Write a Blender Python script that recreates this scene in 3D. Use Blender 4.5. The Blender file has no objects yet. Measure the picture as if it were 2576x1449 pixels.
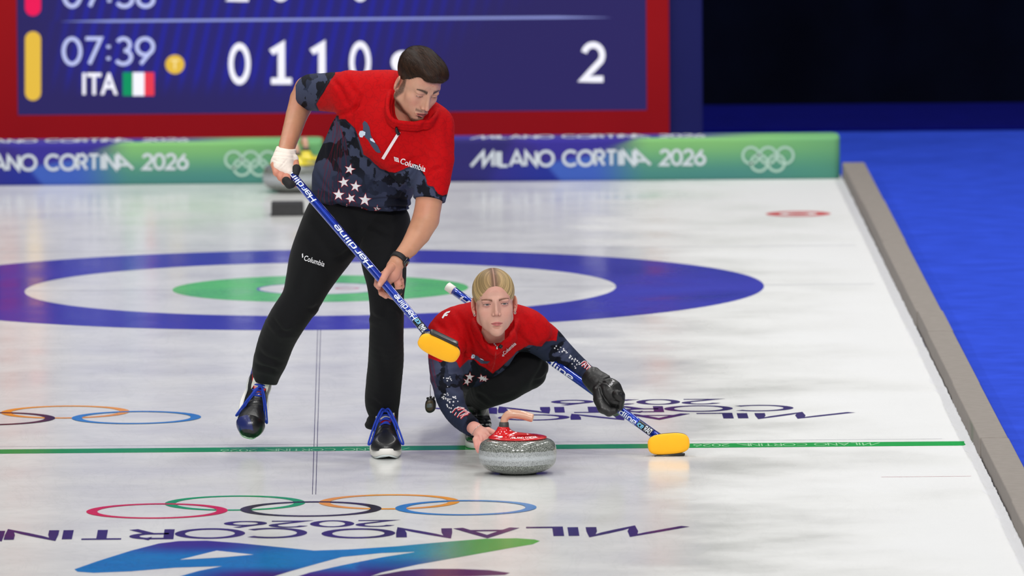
import bpy, bmesh, math, random
import numpy as np
from mathutils import Vector, Matrix
from mathutils.bvhtree import BVHTree
from mathutils.geometry import tessellate_polygon

# ------------------------------------------------------------------ camera
SC = bpy.context.scene
COL = SC.collection
CAM = np.array([0.17765, -50.055, 4.5343])
YAW, PIT, ROL, FPX = 0.0122345, 0.0904165, -0.00723336, 30656.9
CF = np.array([math.sin(YAW)*math.cos(PIT), math.cos(YAW)*math.cos(PIT), -math.sin(PIT)])
_R = np.array([math.cos(YAW), -math.sin(YAW), 0.0]); _U = np.cross(_R, CF)
CR = _R*math.cos(ROL)+_U*math.sin(ROL); CU = -_R*math.sin(ROL)+_U*math.cos(ROL)
cam = bpy.data.cameras.new('camera'); camo = bpy.data.objects.new('camera', cam); COL.objects.link(camo)
camo.matrix_world = Matrix(((CR[0], CU[0], -CF[0], CAM[0]), (CR[1], CU[1], -CF[1], CAM[1]), (CR[2], CU[2], -CF[2], CAM[2]), (0, 0, 0, 1)))
cam.sensor_width = 36; cam.lens = FPX/2576*36; cam.clip_end = 200; cam.clip_start = 1
cam.dof.use_dof = True; cam.dof.focus_distance = 43.25; cam.dof.aperture_fstop = 5.6
SC.camera = camo
SC.view_settings.view_transform = 'Standard'; SC.view_settings.look = 'None'
SC.view_settings.exposure = 0; SC.view_settings.gamma = 1; SC.view_settings.use_curve_mapping = False

# ------------------------------------------------------------------ world and lamps
w = bpy.data.worlds.new('arena_air'); SC.world = w; w.use_nodes = True
bg = w.node_tree.nodes['Background']; bg.inputs[0].default_value = (0.92, 0.94, 1.0, 1); bg.inputs[1].default_value = 0.15

def lamp(x, y, z, power, size, spread=150):
    L = bpy.data.lights.new('ceiling_lamp', 'AREA'); L.energy = power; L.size = size; L.shape = 'DISK'
    L.color = (1.0, 0.985, 0.955); L.spread = math.radians(spread)
    o = bpy.data.objects.new('ceiling_lamp', L); o.location = (x, y, z); COL.objects.link(o)
    return o
for yy, pw in ((-26, 60), (-20, 60), (-15, 66), (-10.5, 84), (-6, 102), (-1.5, 114), (3, 112), (7, 84)):
    for xx in (-7.5, -2.6, 2.6, 7.5):
        lamp(xx, yy, 9.5, pw*(1 if xx < 2 else .9), 0.9)
# floodlights on the stand side (behind the camera row of the arena roof)
for xx in (-5, 0.5, 6):
    lo = lamp(xx, -30, 10.0, 330, 1.2, 110)
    lo.rotation_euler = (Vector((0.5, -6.5, 0.6))-lo.location).to_track_quat('-Z', 'Y').to_euler()

# ------------------------------------------------------------------ basic helpers
def ray(x, y):
    return CF*FPX+CR*(x-1288)-CU*(y-724.5)
def G(x, y, z=0.0):
    d = ray(x, y); return CAM+d*(z-CAM[2])/d[2]
def P(x, y, Y):
    d = ray(x, y); return CAM+d*(Y-CAM[1])/d[1]
def proj(V):
    d = np.asarray(V, float)-CAM; z = d@CF
    return 1288+FPX*(d@CR)/z, 724.5-FPX*(d@CU)/z
S0 = 1/703.0     # metres per photo pixel at the hog line

def srgb(r, g, b):
    f = lambda c: (c/255/12.92) if c/255 <= .04045 else ((c/255+.055)/1.055)**2.4
    return (f(r), f(g), f(b))
def srgbn(c):
    return np.array(srgb(*c))

def mat(name, col=(200, 200, 200), rough=.6, metal=0, spec=.5, emit=None, estr=1.0, vcol=False, coat=0, sheen=0, sss=0, trans=0, noise=0, nscale=60, bump=0, bscale=200):
    m = bpy.data.materials.new(name); m.use_nodes = True
    nt = m.node_tree; b = nt.nodes['Principled BSDF']
    b.inputs['Base Color'].default_value = (*srgb(*col), 1)
    b.inputs['Roughness'].default_value = rough; b.inputs['Metallic'].default_value = metal
    b.inputs['Specular IOR Level'].default_value = spec
    b.inputs['Coat Weight'].default_value = coat; b.inputs['Coat Roughness'].default_value = .08
    b.inputs['Sheen Weight'].default_value = sheen
    if trans: b.inputs['Transmission Weight'].default_value = trans
    if sss:
        b.inputs['Subsurface Weight'].default_value = sss; b.inputs['Subsurface Radius'].default_value = (1, .35, .2)
        b.inputs['Subsurface Scale'].default_value = .006
    if emit:
        b.inputs['Emission Color'].default_value = (*srgb(*emit), 1); b.inputs['Emission Strength'].default_value = estr
    src = None
    if vcol:
        a = nt.nodes.new('ShaderNodeAttribute'); a.attribute_name = 'Col'; src = a.outputs['Color']
    if noise:
        tc = nt.nodes.new('ShaderNodeTexCoord'); n = nt.nodes.new('ShaderNodeTexNoise'); n.inputs['Scale'].default_value = nscale
        n.inputs['Detail'].default_value = 6
        nt.links.new(tc.outputs['Object'], n.inputs['Vector'])
        mr = nt.nodes.new('ShaderNodeMapRange'); mr.inputs[1].default_value = .3; mr.inputs[2].default_value = .7
        mr.inputs[3].default_value = 1-noise; mr.inputs[4].default_value = 1+noise
        nt.links.new(n.outputs['Fac'], mr.inputs[0])
        mx = nt.nodes.new('ShaderNodeMix'); mx.data_type = 'RGBA'; mx.blend_type = 'MULTIPLY'; mx.inputs[0].default_value = 1
        if src: nt.links.new(src, mx.inputs[6])
        else: mx.inputs[6].default_value = (*srgb(*col), 1)
        nt.links.new(mr.outputs[0], mx.inputs[7]); src = mx.outputs[2]
    if src: nt.links.new(src, b.inputs['Base Color'])
    if bump:
        tc = nt.nodes.new('ShaderNodeTexCoord'); n = nt.nodes.new('ShaderNodeTexNoise'); n.inputs['Scale'].default_value = bscale
        n.inputs['Detail'].default_value = 4
        nt.links.new(tc.outputs['Object'], n.inputs['Vector'])
        bp = nt.nodes.new('ShaderNodeBump'); bp.inputs['Strength'].default_value = bump; bp.inputs['Distance'].default_value = .002
        nt.links.new(n.outputs['Fac'], bp.inputs['Height']); nt.links.new(bp.outputs[0], b.inputs['Normal'])
    return m

def mesh_obj(name, V, Fc, m, parent=None, smooth=True, col=None, mats=None, midx=None):
    me = bpy.data.meshes.new(name); V = np.asarray(V, np.float64)
    if isinstance(Fc, np.ndarray) and Fc.ndim == 2:
        n, k = Fc.shape
        me.vertices.add(len(V)); me.vertices.foreach_set('co', V.astype(np.float32).ravel())
        me.loops.add(n*k); me.loops.foreach_set('vertex_index', Fc.astype(np.int32).ravel())
        me.polygons.add(n); me.polygons.foreach_set('loop_start', np.arange(0, n*k, k, dtype=np.int32))
        me.update(calc_edges=True)
    else:
        me.from_pydata([tuple(v) for v in V], [], [tuple(int(i) for i in f) for f in Fc]); me.update()
    if smooth: me.polygons.foreach_set('use_smooth', np.ones(len(me.polygons), bool))
    if mats:
        for q in mats: me.materials.append(q)
        if midx is not None: me.polygons.foreach_set('material_index', np.asarray(midx, np.int32))
    else: me.materials.append(m)
    if col is not None:
        a = me.color_attributes.new('Col', 'FLOAT_COLOR', 'POINT')
        c4 = np.ones((len(V), 4), np.float32); c4[:, :3] = col; a.data.foreach_set('color', c4.ravel())
    o = bpy.data.objects.new(name, me); COL.objects.link(o)
    if parent: o.parent = parent
    return o

def thing(o, label, cat, group=None):
    o['label'] = label; o['category'] = cat
    if group: o['group'] = group
    return o
def empty(name, label, cat, loc=(0, 0, 0), group=None):
    o = bpy.data.objects.new(name, None); COL.objects.link(o); o.location = loc; o.empty_display_size = .1
    return thing(o, label, cat, group)
def struct(o):
    o['kind'] = 'structure'; return o
def reparent(root, o):
    """keep world placement of a part when its thing has a base point of its own"""
    o.parent = root; o.matrix_parent_inverse = Matrix.Translation(root.location).inverted(); return o

def box_mesh(x0, x1, y0, y1, z0, z1, bev=0, seg=3):
    bm = bmesh.new(); bmesh.ops.create_cube(bm, size=1)
    for v in bm.verts:
        v.co = ((x0+x1)/2+v.co.x*(x1-x0), (y0+y1)/2+v.co.y*(y1-y0), (z0+z1)/2+v.co.z*(z1-z0))
    if bev: bmesh.ops.bevel(bm, geom=bm.edges[:], offset=bev, segments=seg, profile=.5, affect='EDGES')
    return bm
def bm_obj(name, bm, m, parent=None, smooth=False):
    me = bpy.data.meshes.new(name); bmesh.ops.recalc_face_normals(bm, faces=bm.faces); bm.to_mesh(me); bm.free(); me.materials.append(m)
    if smooth: me.polygons.foreach_set('use_smooth', np.ones(len(me.polygons), bool))
    o = bpy.data.objects.new(name, me); COL.objects.link(o)
    if parent: o.parent = parent
    return o

def tube(pts, rad, n=10, closed=False):
    """swept tube through world points; rad scalar or list"""
    pts = np.array(pts, float); m = len(pts); rad = np.broadcast_to(np.asarray(rad, float), (m,))
    T = np.zeros_like(pts)
    for i in range(m):
        a = pts[(i-1) % m] if (closed or i > 0) else pts[i]; b = pts[(i+1) % m] if (closed or i < m-1) else pts[i]
        t = b-a; T[i] = t/(np.linalg.norm(t)+1e-12)
    nrm = np.cross(T[0], [0.13, .97, .2]); nrm /= np.linalg.norm(nrm); V = []; Fc = []
    for i in range(m):
        nrm = nrm-T[i]*(nrm@T[i]); nrm /= np.linalg.norm(nrm); bn = np.cross(T[i], nrm)
        for j in range(n):
            a = 2*math.pi*j/n; V.append(pts[i]+rad[i]*(math.cos(a)*nrm+math.sin(a)*bn))
    for i in range(m if closed else m-1):
        for j in range(n):
            a, b = i*n+j, i*n+(j+1) % n; c, d = ((i+1) % m)*n+(j+1) % n, ((i+1) % m)*n+j
            Fc.append((a, b, c, d))
    if not closed:
        Fc.append(tuple(range(n))[::-1]); Fc.append(tuple((m-1)*n+j for j in range(n)))
    return V, Fc
def spline(pts, n=8, closed=False):
    pts = np.array(pts, float); m = len(pts); out = []
    rng = range(m if closed else m-1)
    for i in rng:
        g = lambda k: pts[k % m] if closed else pts[min(max(k, 0), m-1)]
        p0, p1, p2, p3 = g(i-1), g(i), g(i+1), g(i+2)
        for s in range(n):
            t = s/n; out.append(.5*((2*p1)+(-p0+p2)*t+(2*p0-5*p1+4*p2-p3)*t*t+(-p0+3*p1-3*p2+p3)*t**3))
    if not closed: out.append(pts[-1])
    return np.array(out)
def join_parts(lst):
    V = []; Fc = []; k = 0
    for v, f in lst:
        V.extend([tuple(q) for q in v]); Fc.extend([tuple(int(i)+k for i in g) for g in f]); k += len(v)
    return V, Fc

def lathe(prof, n=64, M=None):
    V = []; Fc = []; m = len(prof)
    for r, z in prof:
        for j in range(n):
            a = 2*math.pi*j/n; V.append((r*math.cos(a), r*math.sin(a), z))
    for i in range(m-1):
        for j in range(n): Fc.append((i*n+j, i*n+(j+1) % n, (i+1)*n+(j+1) % n, (i+1)*n+j))
    if prof[0][0] > 1e-5: Fc.append(tuple(range(n))[::-1])
    if prof[-1][0] > 1e-5: Fc.append(tuple((m-1)*n+j for j in range(n)))
    V = np.array(V)
    if M is not None: V = V@np.array(M)[:3, :3].T+np.array(M)[:3, 3]
    return V, Fc

def pillow(a, b, prof, ex=3.0, n=56):
    """closed superellipse slab: prof is a list of (inset, z)"""
    V = []; Fc = []; m = len(prof)
    for ins, z in prof:
        for j in range(n):
            t = 2*math.pi*j/n; c, s = math.cos(t), math.sin(t)
            V.append(((a-ins)*math.copysign(abs(c)**(2/ex), c), (b-ins)*math.copysign(abs(s)**(2/ex), s), z))
    for i in range(m-1):
        for j in range(n): Fc.append((i*n+j, i*n+(j+1) % n, (i+1)*n+(j+1) % n, (i+1)*n+j))
    Fc.append(tuple(range(n))[::-1]); Fc.append(tuple((m-1)*n+j for j in range(n)))
    return np.array(V), Fc
def frame(o, x, y, z):
    return lambda V: np.asarray(V)[:, :1]*x+np.asarray(V)[:, 1:2]*y+np.asarray(V)[:, 2:3]*z+o
def unit(v):
    v = np.array(v, float); return v/np.linalg.norm(v)

# ------------------------------------------------------------------ noise
_rng = np.random.RandomState(7); _LAT = _rng.rand(64, 64, 64).astype(np.float32)
def vnoise(p):
    p = np.asarray(p, float); i = np.floor(p).astype(int); f = p-i; f = f*f*(3-2*f); i %= 64; j = (i+1) % 64
    g = lambda a, b, c: _LAT[a, b, c]
    x0, y0, z0, x1, y1, z1 = i[:, 0], i[:, 1], i[:, 2], j[:, 0], j[:, 1], j[:, 2]
    fx, fy, fz = f[:, 0], f[:, 1], f[:, 2]
    a = g(x0, y0, z0)*(1-fx)+g(x1, y0, z0)*fx; b = g(x0, y1, z0)*(1-fx)+g(x1, y1, z0)*fx
    c = g(x0, y0, z1)*(1-fx)+g(x1, y0, z1)*fx; d = g(x0, y1, z1)*(1-fx)+g(x1, y1, z1)*fx
    return (a*(1-fy)+b*fy)*(1-fz)+(c*(1-fy)+d*fy)*fz
def fbm(p, o=4):
    s = 0; a = 1; t = 0; p = np.asarray(p, float)
    for k in range(o): s = s+a*vnoise(p*2**k+k*17.3); t += a; a *= .5
    return s/t
def smooth01(x, a, b):
    t = np.clip((x-a)/(b-a), 0, 1); return t*t*(3-2*t)

# ------------------------------------------------------------------ solid modelling by distance fields
class Field:
    def __init__(s, lo, hi, h):
        s.h = h; s.o = np.array(lo, float); n = np.ceil((np.array(hi)-s.o)/h).astype(int)+1
        s.F = np.full(tuple(n), 1.0, np.float32); s.n = n
    def sl(s, lo, hi):
        a = np.clip(np.floor((np.array(lo)-s.o)/s.h).astype(int), 0, s.n); b = np.clip(np.ceil((np.array(hi)-s.o)/s.h).astype(int)+1, 0, s.n)
        if (b <= a).any(): return None
        ax = [(s.o[i]+s.h*np.arange(a[i], b[i])).astype(np.float32) for i in range(3)]
        return (slice(a[0], b[0]), slice(a[1], b[1]), slice(a[2], b[2])), ax[0][:, None, None], ax[1][None, :, None], ax[2][None, None, :]
    def mix(s, sl, d, k, op):
        A = s.F[sl]
        if op == 'u':
            h = np.maximum(k-np.abs(A-d), 0)/max(k, 1e-9); s.F[sl] = np.minimum(A, d)-h*h*k*.25
        else:
            d = -d; h = np.maximum(k-np.abs(A-d), 0)/max(k, 1e-9); s.F[sl] = np.maximum(A, d)+h*h*k*.25
    def cone(s, a, b, ra, rb, k=.01, op='u', nrm=None, q=1.0):
        a = np.array(a, float); b = np.array(b, float); r = max(ra, rb)*max(1, q)+k+2*s.h
        t = s.sl(np.minimum(a, b)-r, np.maximum(a, b)+r)
        if t is None: return
        sl, X, Y, Z = t; ba = b-a; L = float(ba@ba)+1e-12
        X = X-a[0]; Y = Y-a[1]; Z = Z-a[2]
        T = np.clip((X*ba[0]+Y*ba[1]+Z*ba[2])/L, 0, 1)
        X = X-T*ba[0]; Y = Y-T*ba[1]; Z = Z-T*ba[2]; D = X*X+Y*Y+Z*Z
        if nrm is not None:
            c = X*nrm[0]+Y*nrm[1]+Z*nrm[2]; D = D+c*c*(1/q**2-1)
        d = np.sqrt(D)-(ra+(rb-ra)*T)
        s.mix(sl, d.astype(np.float32), k, op)
    def ell(s, c, r, M=None, k=.01, op='u'):
        c = np.array(c, float); r = np.array(r, float); R = float(r.max())+k+2*s.h
        t = s.sl(c-R, c+R)
        if t is None: return
        sl, X, Y, Z = t; X = X-c[0]; Y = Y-c[1]; Z = Z-c[2]
        if M is None: u, v, w_ = X, Y, Z
        else:
            M = np.array(M, float); u, v, w_ = (X*M[i][0]+Y*M[i][1]+Z*M[i][2] for i in range(3))
        k0 = np.sqrt((u/r[0])**2+(v/r[1])**2+(w_/r[2])**2); k1 = np.sqrt((u/r[0]**2)**2+(v/r[1]**2)**2+(w_/r[2]**2)**2)
        s.mix(sl, (k0*(k0-1)/np.maximum(k1, 1e-6)).astype(np.float32), k, op)
    def plane(s, p, n, k=.004, lo=None, hi=None):
        """cut away the side n points to"""
        n = unit(n); sl, X, Y, Z = s.sl(s.o if lo is None else lo, s.o+s.h*s.n if hi is None else hi)
        d = (X-p[0])*n[0]+(Y-p[1])*n[1]+(Z-p[2])*n[2]
        s.mix(sl, (-d).astype(np.float32), k, 's')
    def chain(s, pts, k=.012, nrm=None, q=1.0, op='u'):
        pa_ = np.array([p for p, r in pts]); R_ = max(r for p, r in pts)*max(1, q)+k+3*s.h
        a = np.clip(np.floor((pa_.min(0)-R_-s.o)/s.h).astype(int), 0, s.n); b = np.clip(np.ceil((pa_.max(0)+R_-s.o)/s.h).astype(int)+1, 0, s.n)
        if (b <= a).any(): return
        u = Field.__new__(Field); u.h = s.h; u.o = s.o+a*s.h; u.n = b-a; u.F = np.full(tuple(u.n), 1.0, np.float32)
        for (a0, ra), (b0, rb) in zip(pts[:-1], pts[1:]): u.cone(a0, b0, ra, rb, min(k, .0025), 'u', nrm, q)
        s.mix((slice(a[0], b[0]), slice(a[1], b[1]), slice(a[2], b[2])), u.F, k, op)
    def sample(s, p):
        g = (p-s.o)/s.h; i = np.floor(g).astype(int); i = np.clip(i, 0, s.n-2); f = g-i; F = s.F; r = 0
        for dx in (0, 1):
            for dy in (0, 1):
                for dz in (0, 1):
                    wgt = (f[:, 0] if dx else 1-f[:, 0])*(f[:, 1] if dy else 1-f[:, 1])*(f[:, 2] if dz else 1-f[:, 2])
                    r = r+wgt*F[i[:, 0]+dx, i[:, 1]+dy, i[:, 2]+dz]
        return r
    def grad(s, p):
        e = s.h*.8; g = np.stack([s.sample(p+np.eye(3)[i]*e)-s.sample(p-np.eye(3)[i]*e) for i in range(3)], 1)
        return g/(np.linalg.norm(g, axis=1, keepdims=True)+1e-9)
    def mesh(s):
        F = s.F; S = F < 0; nx, ny, nz = F.shape
        c = np.zeros((nx-1, ny-1, nz-1), np.uint8)
        for a in (0, 1):
            for b in (0, 1):
                for d in (0, 1): c += S[a:nx-1+a, b:ny-1+b, d:nz-1+d]
        act = (c > 0) & (c < 8); del c
        idx = np.argwhere(act); N = len(idx); vid = np.full(act.shape, -1, np.int32); vid[act] = np.arange(N)
        acc = np.zeros((N, 3)); cnt = np.zeros(N)
        cs = [(a, b, d) for a in (0, 1) for b in (0, 1) for d in (0, 1)]
        for A in cs:
            for ax in range(3):
                if A[ax]: continue
                B = list(A); B[ax] = 1
                fa = F[idx[:, 0]+A[0], idx[:, 1]+A[1], idx[:, 2]+A[2]]; fb = F[idx[:, 0]+B[0], idx[:, 1]+B[1], idx[:, 2]+B[2]]
                m = (fa < 0) != (fb < 0); t = fa[m]/(fa[m]-fb[m]); pos = np.tile(np.array(A, float), (m.sum(), 1)); pos[:, ax] += t
                acc[m] += pos; cnt[m] += 1
        V = (idx+acc/np.maximum(cnt, 1)[:, None])*s.h+s.o; Q = []
        for ax in range(3):
            b, d = [(1, 2), (2, 0), (0, 1)][ax]
            s0 = [slice(None)]*3; s1 = [slice(None)]*3; s0[ax] = slice(0, -1); s1[ax] = slice(1, None)
            e = S[tuple(s0)] != S[tuple(s1)]; ii = np.argwhere(e)
            ok = (ii[:, b] > 0) & (ii[:, d] > 0) & (ii[:, b] < F.shape[b]-1) & (ii[:, d] < F.shape[d]-1); ii = ii[ok]
            ins = S[ii[:, 0], ii[:, 1], ii[:, 2]]
            def cell(ob, od):
                j = ii.copy(); j[:, b] += ob; j[:, d] += od; return vid[j[:, 0], j[:, 1], j[:, 2]]
            q = np.stack([cell(-1, -1), cell(0, -1), cell(0, 0), cell(-1, 0)], 1); q[~ins] = q[~ins][:, ::-1]; Q.append(q)
        Q = np.concatenate(Q); Q = Q[(Q >= 0).all(1)]
        n = s.grad(V); V = V-n*np.clip(s.sample(V), -s.h, s.h)[:, None]
        return V, Q, n

def px(pts):
    """[(x, y, Y, r_px)] -> [(world point, radius)]"""
    return [(P(a, b, c), r*S0*(50.055+c)/43.3) for a, b, c, r in pts]

# ------------------------------------------------------------------ lettering
def arc(cx, cy, rx, ry, a0, a1, n=14):
    return [(cx+rx*math.cos(math.radians(a0+(a1-a0)*i/n)), cy+ry*math.sin(math.radians(a0+(a1-a0)*i/n))) for i in range(n+1)]
GL = {
 "M": (1.55, [[(0, 0), (.85, 1), (.85, .02), (1.5, 1), (1.5, 0)]]),
 'I': (.12, [[(.06, 0), (.06, 1)]]), 'L': (.5, [[(0, 1), (0, 0), (.5, 0)]]),
 'A': (.9, [[(0, 0), (.45, 1), (.9, 0)], [(.18, .3), (.72, .3)]]),
 'N': (.72, [[(0, 0), (0, 1), (.72, 0), (.72, 1)]]), 'O': (1.0, [arc(.5, .5, .5, .5, 0, 360, 30)]),
 'C': (.85, [arc(.5, .5, .5, .5, 45, 315, 24)]), 'R': (.6, [[(0, 0), (0, 1), (.3, 1)]+arc(.3, .74, .27, .26, 90, -90, 10)+[(0, .48)], [(.3, .48), (.6, 0)]]),
 'T': (.66, [[(0, 1), (.66, 1)], [(.33, 1), (.33, 0)]]), 'Z': (1.0, [[(0, 0), (0, 1), (1.0, 0)], [(0, .3), (.62, .3)]]),
 '2': (.6, [arc(.3, .7, .29, .3, 165, -35, 14)+[(0, 0), (.62, 0)]]), '0': (.66, [arc(.33, .5, .33, .5, 0, 360, 28)]),
 '6': (.66, [arc(.33, .32, .32, .32, 0, 360, 24), [(.5, 1), (.05, .45)]]),
 '9': (.66, [arc(.33, .68, .32, .32, 0, 360, 24), [(.16, 0), (.61, .55)]]),
 '3': (.6, [arc(.28, .75, .26, .25, 150, -80, 12), arc(.28, .27, .31, .27, 85, -150, 14)]),
 '7': (.6, [[(0, 1), (.6, 1), (.15, 0)]]), '8': (.6, [arc(.3, .76, .24, .24, 0, 360, 20), arc(.3, .26, .3, .26, 0, 360, 20)]),
 '1': (.5, [[(.0, .82), (.27, 1), (.27, 0)], [(0, 0), (.54, 0)]]), '5': (.6, [[(.55, 1), (.1, 1), (.05, .58)]+arc(.27, .31, .31, .31, 110, -150, 14)]),
 ':': (.2, [[(.1, .62), (.1, .74)], [(.1, .16), (.1, .28)]]), ' ': (.35, []),
 'H': (.8, [[(0, 0), (.16, 1)], [(-.05, .5), (1.0, .5)], [(.72, .5), (.86, 1)], [(.7, .0), (.78, .5)]]),
 'a': (.62, [[(.1, .68), (.5, .68), (.6, .6), (.55, 0), (.1, 0), (0, .1), (.03, .3), (.1, .36), (.55, .36)]]),
 'r': (.5, [[(0, 0), (.06, .6), (.14, .68), (.5, .68)]]),
 'd': (.66, [[(.62, 1), (.55, 0), (.1, 0), (0, .1), (.04, .58), (.14, .68), (.58, .68)]]),
 'l': (.16, [[(.1, 1), (.03, 0)]]), 'i': (.16, [[(.06, .68), (.02, 0)], [(.08, .88), (.09, .97)]]),
 'n': (.62, [[(0, 0), (.06, .68), (.5, .68), (.6, .58), (.55, 0)]]),
 'e': (.62, [[(.04, .34), (.6, .34), (.62, .58), (.52, .68), (.14, .68), (.05, .58), (0, .1), (.1, 0), (.56, 0)]]),
 'c': (.55, [[(.56, .68), (.14, .68), (.05, .58), (0, .1), (.1, 0), (.52, 0)]]),
 'D': (.6, [[(0, 0), (.05, 1), (.45, 1), (.6, .85), (.55, .12), (.42, 0), (0, 0)]]),
 'U': (.66, [[(0, 1), (0, .3)]+arc(.33, .3, .33, .3, 180, 360, 12)+[(.66, 1)]]), 'S': (.6, [arc(.3, .74, .26, .26, 30, 260, 12)+arc(.3, .25, .28, .25, 80, -150, 12)]),
}
def ribbon(poly, wd, step=.15):
    p = [np.array(q, float) for q in poly]; cl = len(p) > 3 and np.linalg.norm(p[0]-p[-1]) < 1e-6
    q = [p[0]]
    for a, b in zip(p[:-1], p[1:]):
        k = max(1, int(math.ceil(np.linalg.norm(b-a)/step)))
        for i in range(1, k+1): q.append(a+(b-a)*i/k)
    if cl: q = q[:-1]
    m = len(q); V = []; Fc = []
    for i in range(m):
        a = q[i-1] if (cl or i > 0) else None; b = q[(i+1) % m] if (cl or i < m-1) else None
        d1 = (q[i]-a) if a is not None else (b-q[i]); d2 = (b-q[i]) if b is not None else d1
        d1 = d1/(np.linalg.norm(d1)+1e-9); d2 = d2/(np.linalg.norm(d2)+1e-9); n1 = np.array([-d1[1], d1[0]]); n2 = np.array([-d2[1], d2[0]])
        n = n1+n2; L = np.linalg.norm(n)
        n = n1 if L < .3 else n/L; sc = 1/max(.45, float(n@n1))
        V += [q[i]+n*wd/2*sc, q[i]-n*wd/2*sc]
    for i in range(m if cl else m-1):
        j = (i+1) % m; Fc.append((2*i, 2*i+1, 2*j+1, 2*j))
    return V, Fc
LAY = []     # which pass of paint each lettering vertex belongs to, so crossing strokes lie over one another
def text2d(s, wd=.17, gap=.2, step=.15):
    """stroke lettering, cap height 1; returns V (n,2), faces, width"""
    L = []; x = 0
    for ch in s:
        w_, st = GL[ch]
        for pl in st:
            v, f = ribbon(pl, wd, step); L.append(([(a[0]+x, a[1]) for a in v], f))
        x += w_+gap
    V = []; Fc = []; k = 0; LAY.clear()
    for q_, (v, f) in enumerate(L):
        LAY.extend([q_ % 4]*len(v)); V += v; Fc += [tuple(i+k for i in g) for g in f]; k += len(v)
    return np.array(V), Fc, x-gap
def font2d(s, bold=.0, serif=False):
    cu = bpy.data.curves.new('t', 'FONT'); cu.body = s; cu.size = 1; cu.offset = bold; cu.resolution_u = 3
    o = bpy.data.objects.new('t', cu); COL.objects.link(o); dg = bpy.context.evaluated_depsgraph_get(); me = bpy.data.meshes.new_from_object(o.evaluated_get(dg))
    bm = bmesh.new(); bm.from_mesh(me); bmesh.ops.triangulate(bm, faces=bm.faces)
    for _ in range(2):
        ed = [e for e in bm.edges if e.calc_length() > .12]
        if ed: bmesh.ops.subdivide_edges(bm, edges=ed, cuts=1); bmesh.ops.triangulate(bm, faces=bm.faces)
    V = np.array([v.co[:2] for v in bm.verts]); bm.verts.index_update(); Fc = [tuple(v.index for v in f.verts) for f in bm.faces]
    bm.free(); bpy.data.objects.remove(o); bpy.data.curves.remove(cu); bpy.data.meshes.remove(me)
    return V, Fc, V[:, 0].max()

def star2d(cx, cy, r, rot=0, inner=.4, n=5, sx=1, sy=1):
    return [(cx+sx*(r if i % 2 == 0 else r*inner)*math.sin(rot+math.pi*i/n), cy-sy*(r if i % 2 == 0 else r*inner)*math.cos(rot+math.pi*i/n)) for i in range(2*n)]
def fill(poly, step=6.0):
    """triangulated 2-D polygon with inner subdivision"""
    bm = bmesh.new(); vs = [bm.verts.new((p[0], p[1], 0)) for p in poly]
    for t in tessellate_polygon([[Vector((p[0], p[1], 0)) for p in poly]]):
        try: bm.faces.new([vs[i] for i in t])
        except ValueError: pass
    for _ in range(6):
        ed = [e for e in bm.edges if e.calc_length() > step]
        if not ed: break
        bmesh.ops.subdivide_edges(bm, edges=ed, cuts=1); bmesh.ops.triangulate(bm, faces=bm.faces)
    V = np.array([v.co[:2] for v in bm.verts]); bm.verts.index_update(); Fc = [tuple(v.index for v in g.verts) for g in bm.faces]; bm.free()
    return V, Fc
def inpoly(x, y, poly):
    c = np.zeros(len(x), bool); n = len(poly)
    for i in range(n):
        x0, y0 = poly[i]; x1, y1 = poly[(i+1) % n]
        if y0 == y1: continue
        m = ((y0 > y) != (y1 > y)) & (x < (x1-x0)*(y-y0)/(y1-y0)+x0); c ^= m
    return c
def segdist(x, y, poly, closed=True):
    d = np.full(len(x), 1e9); n = len(poly)
    for i in range(n if closed else n-1):
        x0, y0 = poly[i]; x1, y1 = poly[(i+1) % n]; L = (x1-x0)**2+(y1-y0)**2+1e-9
        t = np.clip(((x-x0)*(x1-x0)+(y-y0)*(y1-y0))/L, 0, 1); d = np.minimum(d, np.hypot(x-x0-t*(x1-x0), y-y0-t*(y1-y0)))
    return d
def wrap(V2, bvh, lift=.0012, Y0=-9.0):
    """lay 2-D artwork (photo pixel units) onto the cloth it is printed on"""
    out = []
    last = None
    for x, y in V2:
        o = P(x, y, Y0); h = bvh.ray_cast(Vector(o), Vector(unit(CF)))
        if h[0] is None:
            out.append(last if last is not None else P(x, y, -6.8)); continue
        last = np.array(h[0])-unit(CF)*lift; out.append(last)
    return np.array(out)
def ground_px(V2, z=.0006):
    return np.array([G(x, y, z) for x, y in V2])
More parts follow.
